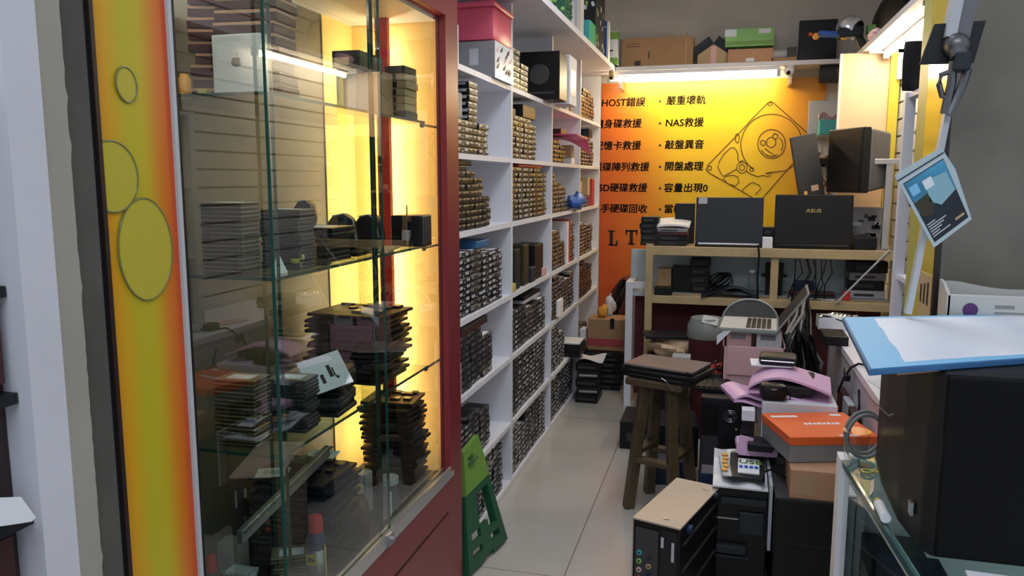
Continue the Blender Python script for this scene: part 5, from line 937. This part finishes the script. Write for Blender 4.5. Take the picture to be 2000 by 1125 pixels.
# pink crate with the open laptop
t = thing('storage_box', 'pale pink open crate holding small boxes beneath the open silver laptop', 'box', (.155, 4.03, .4605)); q = MB(); W_, D_, H_ = .29, .26, .27
MB().bx(-W_/2, W_/2, -D_/2, D_/2, 0, .008).bx(-W_/2, W_/2, -D_/2, -D_/2+.006, 0, H_-.04).bx(-W_/2, W_/2, D_/2-.006, D_/2, 0, H_).bx(-W_/2, -W_/2+.006, -D_/2, D_/2, 0, H_-.02).bx(W_/2-.006, W_/2, -D_/2, D_/2, 0, H_-.02).build('tub', 'palepink', t); MB().bx(-W_/2+.02, W_/2-.01, -D_/2-.008, -D_/2, .09, H_-.035, bev=.003).build('front_plate', 'palepink', t)
for x, m, lb in ((.075, 'palepink', 'pinkish small printed box inside the pale pink crate'), (.215, 'bag', 'white small printed box inside the pale pink crate')):
    t = thing('small_box', lb, 'box', (x+.01, 4.0, .4695)); MB().bx(-.058, .058, -.07, .07, 0, .29, bev=.002).build('body', m, t); MB().bx(-.04, .03, -.0712, -.07, .255, .28).build('print', 'grey', t)
t = thing('laptop', 'open silver laptop facing left on top of the pale pink crate', 'laptop', (.135, 4.06, .7605), -.06)
MB().bx(-.135, .135, -.17, .17, 0, .022, bev=.005).build('base', 'plasticgrey', t); MB().bx(-.134, .134, -.168, .168, .022, .0235).build('deck', 'lightgrey', t)
q = MB()
for i in range(5):
    for j in range(12): q.bx(-.012+i*.024, .008+i*.024, -.14+j*.0235, -.12+j*.0235, .0235, .026)
q.build('keys', 'black', t); MB().bx(-.105, -.055, -.05, .05, .0235, .0242).build('touchpad', 'lightgrey', t)
ld = MB().bx(0, .010, -.168, .168, 0, .235, bev=.003).build('lid', 'plasticgrey', t, loc=(.128, 0, .02), rot=(0, .62, 0)); MB().bx(-.0012, .0, -.155, .155, .02, .225).build('screen', 'charcoal', ld)
t = tag(MB().prism([(-.02, 3.87, .70), (.045, 3.865, .775), (.01, 3.87, .77), (-.02, 3.875, .745)], (0, 0, 0), (0, .004, 0)).build('paper_scrap', 'bag'), 'pale paper scrap hanging from the left of the open laptop', 'paper')
# ================================================================ right hand desk
t = thing('desk', 'whitish side desk panel running along the right of the piled boxes', 'desk', (0, 0, 0)); M['deskpanel'] = mat('deskpanel', (.52, .51, .56), .5)
MB().bx(.535, .553, 2.75, 4.25, .0, .72).build('side_panel', 'deskpanel', t); MB().bx(.53, 1.015, 2.72, 4.27, .72, .75).build('top', 'white', t); MB().bx(.553, 1.015, 4.2, 4.22, 0, .72).build('back_panel', 'deskpanel', t)
t = thing('cable', 'black cable with an adapter hanging over the side desk edge', 'cable', (0, 0, 0)); pA, pB, pC = at(1690, 678, X=.55), at(1636, 688, X=.50), at(1590, 730, X=.47)
MB().tube([(.60, 3.33, .756), (.54, 3.35, .762), (.515, 3.37, .74), (.50, 3.42, .69), (.49, 3.50, .60)], .005, 8).build('strand', 'black', t, True); MB().box((.508, 3.41, .70), (.022, .06, .03), 0, (.4, 0, 0), .004).build('plug', 'black', t); MB().box((.62, 3.33, .768), (.06, .08, .034), bev=.005).build('adapter', 'black', t)
t = thing('cable', 'wavy black cord taped on the side desk panel', 'cable', (0, 0, 0)); MB().tube([(.530, y, z) for y, z in ((3.25, .68), (3.22, .62), (3.24, .56), (3.18, .50), (3.20, .44), (3.17, .38))], .004, 8).build('strand', 'charcoal', t, True)
pxb('bubble_packet', 'shiny silver packet glowing orange at the back end of the side desk', 'packet', 1600, 592, 1684, 616, 4.15, .12, 'bag', .7505, extra=lambda t, a, b, h: MB().sheet(lambda u, v: Vector((-a/2+a*u, -b/2+b*v, h+.012*math.sin(8*u+4*v))), 12, 8, .006).build('crumple', 'chrome', t))
pxb('black_box', 'black equipment at the back right of the side desk', 'box', 1686, 590, 1748, 616, 4.0, .2, 'black', .7505, extra=boardx)
pxb('red_box', 'small red box on the cartons behind the side desk', 'box', 1668, 558, 1684, 576, 4.7, .05, 'brightred', at(1676, 576, Y=4.7).z)
t = [o for o in C.objects if o.get('label') == 'small red box on the cartons behind the side desk'][0]; t.location = (.72, 5.06, .7755)
pxb('keyboard', 'dark keyboard lying on the side desk behind the blue edged board', 'keyboard', 1612, 622, 1660, 640, 3.75, .2, 'black', .7505)
for i, (x, y, m, lb) in enumerate(((.60, 3.05, 'bag', 'white papers on the side desk edge'), (.66, 3.55, 'palepink', 'pinkish paper on the side desk'))): tag(MB().box((x, y, .7525), (.1, .16, .003), 0, (0, 0, .2)).build('paper_sheet', m), lb, 'paper')
# books between pile and panel
for i in range(3): 
    t = thing('drive_tray', ['brown slotted tray between carton and side desk, nearest', 'white slim case between carton and side desk', 'brown slotted tray between carton and side desk, farther'][i], 'tray', (.516, 3.22+.16*i, 0)); MB().bx(-.014, .014, -.07, .07, 0, .60, bev=.003).build('body', ['mahogany', 'lightgrey', 'mahogany'][i], t)
# ================================================================ glass counter with the black set and the blue board
CZ = .842; M['counteredge'] = mat('counteredge', (.06, .13, .14), .12)
t = thing('glass_counter', 'glass showcase counter with white corner post at the lower right', 'counter', (0, 0, 0))
v = at(1652, 880, Y=1.96)
MB().bx(.283, .305, 1.925, 1.985, 0, CZ, bev=.002).bx(.309, .325, 1.94, 1.98, 0, CZ).bx(.328, .345, 1.925, 1.97, 0, CZ-.004).build('corner_post', 'white', t)
def xl_(y): return .288+(1.94-y)*.072
def slab_(x0, x1, z0, z1, y0=1.15, y1=1.93): return [(xl_(y0)+x0, y0, z0), (xl_(y1)+x0, y1, z0), (xl_(y1)+x1, y1, z0), (xl_(y0)+x1, y0, z0)], (0, 0, z1-z0)
def rail_(name, m, *a): p, d = slab_(*a); MB().prism(p, (0, 0, 0), d).build(name, m, t)
MB().prism([(xl_(1.15)+.004, 1.15, CZ-.012), (xl_(1.985)+.004, 1.985, CZ-.012), (1.0, 1.985, CZ-.012), (1.0, 1.15, CZ-.012)], (0, 0, 0), (0, 0, .009)).build('top_glass', 'shelfglass', t)
rail_('glass_edge', 'counteredge', -.002, .004, CZ-.016, CZ-.001); rail_('glass_rail', 'pouchgrey', .004, .018, CZ-.032, CZ-.016)
rail_('side_glass', 'glass', .006, .011, .05, CZ-.03); MB().bx(.30, 1.0, 1.20, 1.97, .40, .406).build('inner_shelf', 'shelfglass', t); MB().bx(.29, 1.0, 1.20, 1.985, 0, .05).bx(.345, 1.0, 1.955, 1.98, .05, CZ-.012).build('base', 'white', t)
for i, (x, y, w_, d, h, m, lb) in enumerate(((.40, 1.86, .12, .14, .26, 'slate', 'dark slate box inside the glass counter at its far corner'), (.40, 1.66, .12, .16, .30, 'navy', 'navy box inside the glass counter'), (.41, 1.46, .13, .14, .2, 'tan', 'tan box inside the glass counter'))):
    b = thing('product_box', lb, 'box', (x, y, .407)); MB().bx(-w_/2, w_/2, -d/2, d/2, 0, h, bev=.002).build('body', m, b); MB().bx(-w_/2-.001, -w_/2, -d*.3, d*.3, h*.3, h*.8).build('label', 'paper' if i else 'grey', b)
t = thing('box_monitor', 'large black box shaped set standing on the glass counter under the blue edged board', 'monitor', (0, 0, CZ)); h = 1.178-CZ
q = MB(); q.prism([(.36, 1.93, 0), (.35, 1.80, 0), (.345, 1.60, 0), (.355, 1.47, 0), (.37, 1.445, 0), (.86, 1.445, 0), (.86, 1.93, 0)], (0, 0, 0), (0, 0, h), bev=.006); q.build('cabinet', 'charcoal', t)
MB().bx(.372, .855, 1.43, 1.446, .008, h-.006, bev=.004).build('front', 'blackmatte', t); q = MB()
for i in range(7): q.bx(.3435, .347, 1.56+i*.03, 1.575+i*.03, h*.4, h*.8)
MB().bx(.344, .349, 1.50, 1.52, .05, .075).build('side_glint', 'steel', t)  # small steel block stands in for a highlight on the glossy side
M['boardtop'] = mat('boardtop', (.72, .76, .84), .55); nt = M['boardtop'].node_tree
def board_mat():
    m = M['boardtop']; b = nt.nodes['Principled BSDF']; tc = nt.nodes.new('ShaderNodeTexCoord'); w = nt.nodes.new('ShaderNodeTexWave'); w.inputs['Scale'].default_value = 1.6; w.inputs['Distortion'].default_value = 3; w.inputs['Detail'].default_value = 1
    r = nt.nodes.new('ShaderNodeValToRGB'); r.color_ramp.elements[0].color = (.66, .70, .78, 1); r.color_ramp.elements[1].color = (.78, .81, .88, 1); nt.links.new(tc.outputs['Object'], w.inputs[0]); nt.links.new(w.outputs['Fac'], r.inputs[0]); nt.links.new(r.outputs[0], b.inputs['Base Color'])
board_mat()
c4 = [at(1645, 620, Z=1.19), at(1697, 722, Z=1.19), at(2000, 700, Z=1.19), at(2000, 613, Z=1.19)]
e1, e2 = (c4[2]-c4[1]).normalized(), (c4[3]-c4[0]).normalized(); nr, fr = c4[1]+e1*.62, c4[0]+e2*.72
t = thing('foam_board', 'white board with blue edges lying on the black set', 'board', (0, 0, 0))
pl4 = [c4[0], c4[1], nr, fr]; MB().prism([(p.x, p.y, 1.179) for p in pl4], (0, 0, 0), (0, 0, .011), bev=.002).build('board', 'deepblue', t)
cen = sum(pl4, Vector())/4
def ins(k): return [cen+(p-cen)*k for p in pl4]
MB().prism([(p.x, p.y, 1.1901) for p in ins(.985)], (0, 0, 0), (0, 0, .0006)).build('blue_border', 'skyblue', t)
def inset(d):
    L = []
    for i, (ka, kb) in enumerate(((1.1, .45), (.5, 1.2), (.6, .5), (.5, .5))):
        p, a, b = pl4[i], pl4[i-1], pl4[(i+1) % 4]; L.append(p+((a if i else pl4[3])-p).normalized()*d*(1 if i else 1.0)*ka+(b-p).normalized()*d*kb)
    return L
q = MB(); I = inset(.065); P_ = []
r = random.Random(5)
for i in range(4):
    a, b = I[i], I[(i+1) % 4]
    for k in range(14): p = a.lerp(b, k/14); P_.append((p.x+r.uniform(-.002, .002), p.y+r.uniform(-.002, .002), 1.1908))
q.prism(P_, (0, 0, 0), (0, 0, .0006)).build('white_sheet', 'boardtop', t)
tag(MB().prism([at(1752, 733, Z=1.1735), at(1870, 722, Z=1.1735), at(1880, 712, Z=1.1735), at(1752, 722, Z=1.1735)], (0, 0, 0), (0, 0, .003)).build('cardboard_scrap', 'cardboard2'), 'brown cardboard scrap peeking out under the blue edged board', 'cardboard')
t = thing('cable', 'thin bent wire hanging down the left of the black set', 'cable', (0, 0, 0)); MB().tube([at(1700, 778, X=.335), at(1720, 797, X=.335), at(1737, 812, X=.336), at(1745, 808, X=.336)], .0018, 6).build('strand', 'steel', t)
tag(MB().box((.62, 1.32, CZ-.001), (.42, .16, .003), 0, (0, 0, -.05)).build('paper_sheet', 'paper'), 'white sheet of paper on the glass counter before the black set', 'paper')
# knick-knacks on the counter corner
t = thing('cable', 'grey ringed cable standing in loops on the counter corner', 'cable', (.355, 2.05, .0)); q = MB()
t.location = (.325, 1.955, CZ+.0); q = MB()
for i in range(2): q.tube([(.012+.042*math.cos(a), -.02+.03*i+.012*math.cos(a), .058+.052*math.sin(a)) for a in [2*PI*k/24 for k in range(24)]], .0045, 8, closed=True)
q.build('loop', 'grey', t, True)
t = thing('plastic_cup', 'clear plastic container beside the grey cable loops', 'container', (.315, 1.92, CZ+.0)); MB().lathe([(.022, 0), (.025, .004), (.030, .07), (.031, .075)], n=20).build('cup', 'clear', t, True)
t = thing('key_ring', 'yellow green ringed keys on the counter corner glass', 'keys', (.33, 1.85, CZ)); MB().tube([(.012*math.cos(a), .012*math.sin(a), .004) for a in [2*PI*k/16 for k in range(16)]], .003, 6, closed=True).tube([(.026+.010*math.cos(a), .008+.010*math.sin(a), .004) for a in [2*PI*k/16 for k in range(16)]], .003, 6, closed=True).build('ring', 'paleyellow', t); MB().box((.0, .03, .004), (.02, .03, .006)).build('fob', 'black', t)
t = thing('small_bottle', 'small white tube with a yellow cap beside the black set', 'tube', (.318, 1.60, CZ+.012)); MB().cyl((0, -.03, 0), (0, .04, 0), .010, n=14).build('tube_body', 'paper', t, True); MB().cyl((0, .04, 0), (0, .06, 0), .010, .006, 14).build('cap', 'yellow', t, True)
# ================================================================ right street side: yellow window frame, strut, pouch, tray
xw = at(1846, 400, Y=2.12).x
t = thing('yellow_sign', 'glossy yellow panel with a pale notice on the inner side of the right pillar', 'sign', (0, 0, 0)); M['yellowframe'] = mat('yellowframe', (.42, .40, .10), .4); M['winpanel'] = mat('winpanel', (.66, .50, .07), .16)
MB().bx(xw-.006, xw-.001, 2.145, 2.36, 0, 3.1).build('panel', 'winpanel', t)
xq = at(1787, 400, Y=2.44).x; MB().bx(xq, xq+.026, 2.42, 2.46, 0, 3.1).build('post', 'yellowframe', t); MB().bx(xw-.006, xw+.03, 2.362, 2.46, 0, 3.1).build('inner_panel', 'yellowframe', t)
ya2, yb2 = at(1822, 570, X=xw-.006).y, at(1797, 570, X=xw-.006).y; za, zb2 = at(1812, 535, X=xw-.006).z, at(1812, 612, X=xw-.006).z
nb = MB().bx(xw-.009, xw-.006, ya2, yb2, zb2-.05, za).build('notice', 'tan', t)
for i in range(3): MB().bx(xw-.0098, xw-.009, ya2+.03+.035*i, ya2+.045+.035*i, zb2+.02, za-.02-.006*i).build('lettering', 'ink', nb)
YS = 1.9
t = thing('shutter_strut', 'leaning aluminium strut with black plate and hooks at the right street side', 'strut', (0, 0, 0))
def S_(x, y, dy=0): return at(x, y, Y=YS+dy)
MB().beam(S_(1880, -60), S_(1852, 75), .045, .02).build('upper_bar', 'lightgrey', t); MB().beam(S_(1905, -60, .01), S_(1875, 75, .01), .03, .03).build('rear_bar', 'darksteel', t)
MB().prism([S_(1797, 125), S_(1826, 47), S_(1926, 40), S_(1902, 122)], (0, 0, 0), (0, .012, 0)).build('plate', 'charcoal', t)
q = MB(); c = S_(1868, 88, -.012); q.sph(c, .026); q.cyl(c, c+Vector((.004, -.02, -.03)), .02, .018, 16); q.build('ball_joint', 'darksteel', t, True)
a = S_(1878, 104, -.03); b = S_(1874, 140, -.03); MB().beam(a, b, .05, .03, bev=.004).build('clamp_block', 'slate', t)
q = MB(); q.tube([S_(1856, 140, -.03), S_(1838, 146, -.03), S_(1834, 165, -.03), S_(1840, 188, -.03), S_(1852, 190, -.03)], .006, 8); q.tube([S_(1862, 120, -.03), S_(1858, 165, -.03), S_(1848, 205, -.03), S_(1845, 222, -.03)], .009, 8); q.tube([S_(1890, 135, -.03), S_(1880, 165, -.03), S_(1862, 205, -.03), S_(1852, 224, -.03)], .009, 8); q.build('hook', 'darksteel', t, True)
MB().beam(S_(1851, 215, .0), S_(1773, 612, .0), .024, .012).build('lower_bar', 'lightgrey', t)
t = thing('card_pouch', 'clear zip pouch holding a blue picture card hanging from the aluminium strut', 'pouch', (0, 0, 0)); Yp = 1.855
Q = [at(x, y, Y=Yp) for x, y in ((1747, 343), (1838, 287), (1866, 330), (1898, 428), (1824, 484))]
MB().prism([Q[0], Q[1], Q[2], Q[3], Q[4]], (0, 0, 0), (0, .004, 0)).build('sleeve', 'pouchgrey', t)
def lerp2(u, v): return Q[0].lerp(Q[1], u).lerp(Q[4].lerp(Q[3], u), v)
def quad(u0, v0, u1, v1, m, name, off, poly=None):
    pts = poly or [(u0, v0), (u1, v0), (u1, v1), (u0, v1)]; MB().prism([lerp2(u, v)+Vector((0, -off, 0)) for u, v in pts], (0, 0, 0), (0, .0004, 0)).build(name, m, t)
quad(.07, .14, .95, .95, 'slate', 'card', .001); M['cardblue'] = mat('cardblue', (.05, .28, .45), .4, noise=.5, nscale=9); M['cardlight'] = mat('cardlight', (.25, .45, .52), .4)
quad(.08, .15, .94, .56, 'cardblue', 'picture', .0014); quad(0, 0, 0, 0, 'cardlight', 'picture', .0018, [(.45, .25), (.9, .3), (.92, .56), (.55, .62), (.38, .5)]); quad(0, 0, 0, 0, 'olive', 'picture', .0018, [(.08, .42), (.40, .40), (.42, .56), (.3, .66), (.1, .60)]); quad(.12, .22, .3, .34, 'skyblue', 'picture', .0018); quad(.40, .24, .60, .36, 'bag', 'picture', .0022)
for i in range(6): quad(.10, .72+i*.032, .30+.08*((i*3) % 4), .735+i*.032, 'lightgrey', 'printed_line', .0014)
quad(.68, .86, .9, .89, 'tan', 'printed_line', .0014); quad(.0, .07, 1, .085, 'slate', 'zip_line', .0012); quad(.0, .115, 1, .125, 'bag', 'zip_line', .0012)
a, b = at(1850, 577, Y=2.0), at(2010, 575, Y=2.05)
t = thing('plastic_tray', 'off-white plastic tray with a round purple sticker at the right edge', 'tray', (a.x, 2.0, CZ)); h = at(1900, 576, Y=2.0).z-CZ; w_ = .30
MB().bx(0, w_, 0, .008, 0, h, bev=.003).build('front', 'trayplastic', t); MB().prism([(0, 0, 0), (0, .06, 0), (-.004, .06, h+.028), (-.004, .03, h+.024), (0, 0, h)], (0, 0, 0), (.007, 0, 0)).build('side', 'trayplastic', t); MB().prism([(0, .055, 0), (w_, .055, 0)]+[(w_*(1-k/20), .055, h+.024-.016*math.sin(PI*min(1, max(0, (1-k/20)*1.25-.15)))) for k in range(21)], (0, 0, 0), (0, .006, 0)).build('back', 'trayplastic', t); MB().bx(.008, w_, .0, .06, 0, .02).build('base', 'trayplastic', t)
MB().cyl((.05, -.001, h-.035), (.05, -.0016, h-.035), .016, n=24).build('sticker', 'purple', t); MB().bx(.10, .14, -.0008, 0, h-.03, h-.022).bx(.10, .16, -.0008, 0, h-.042, h-.038).build('lettering', 'grey', t); MB().bx(.03, .09, -.0008, 0, h-.062, h-.058).build('red_lettering', 'redtape', t)
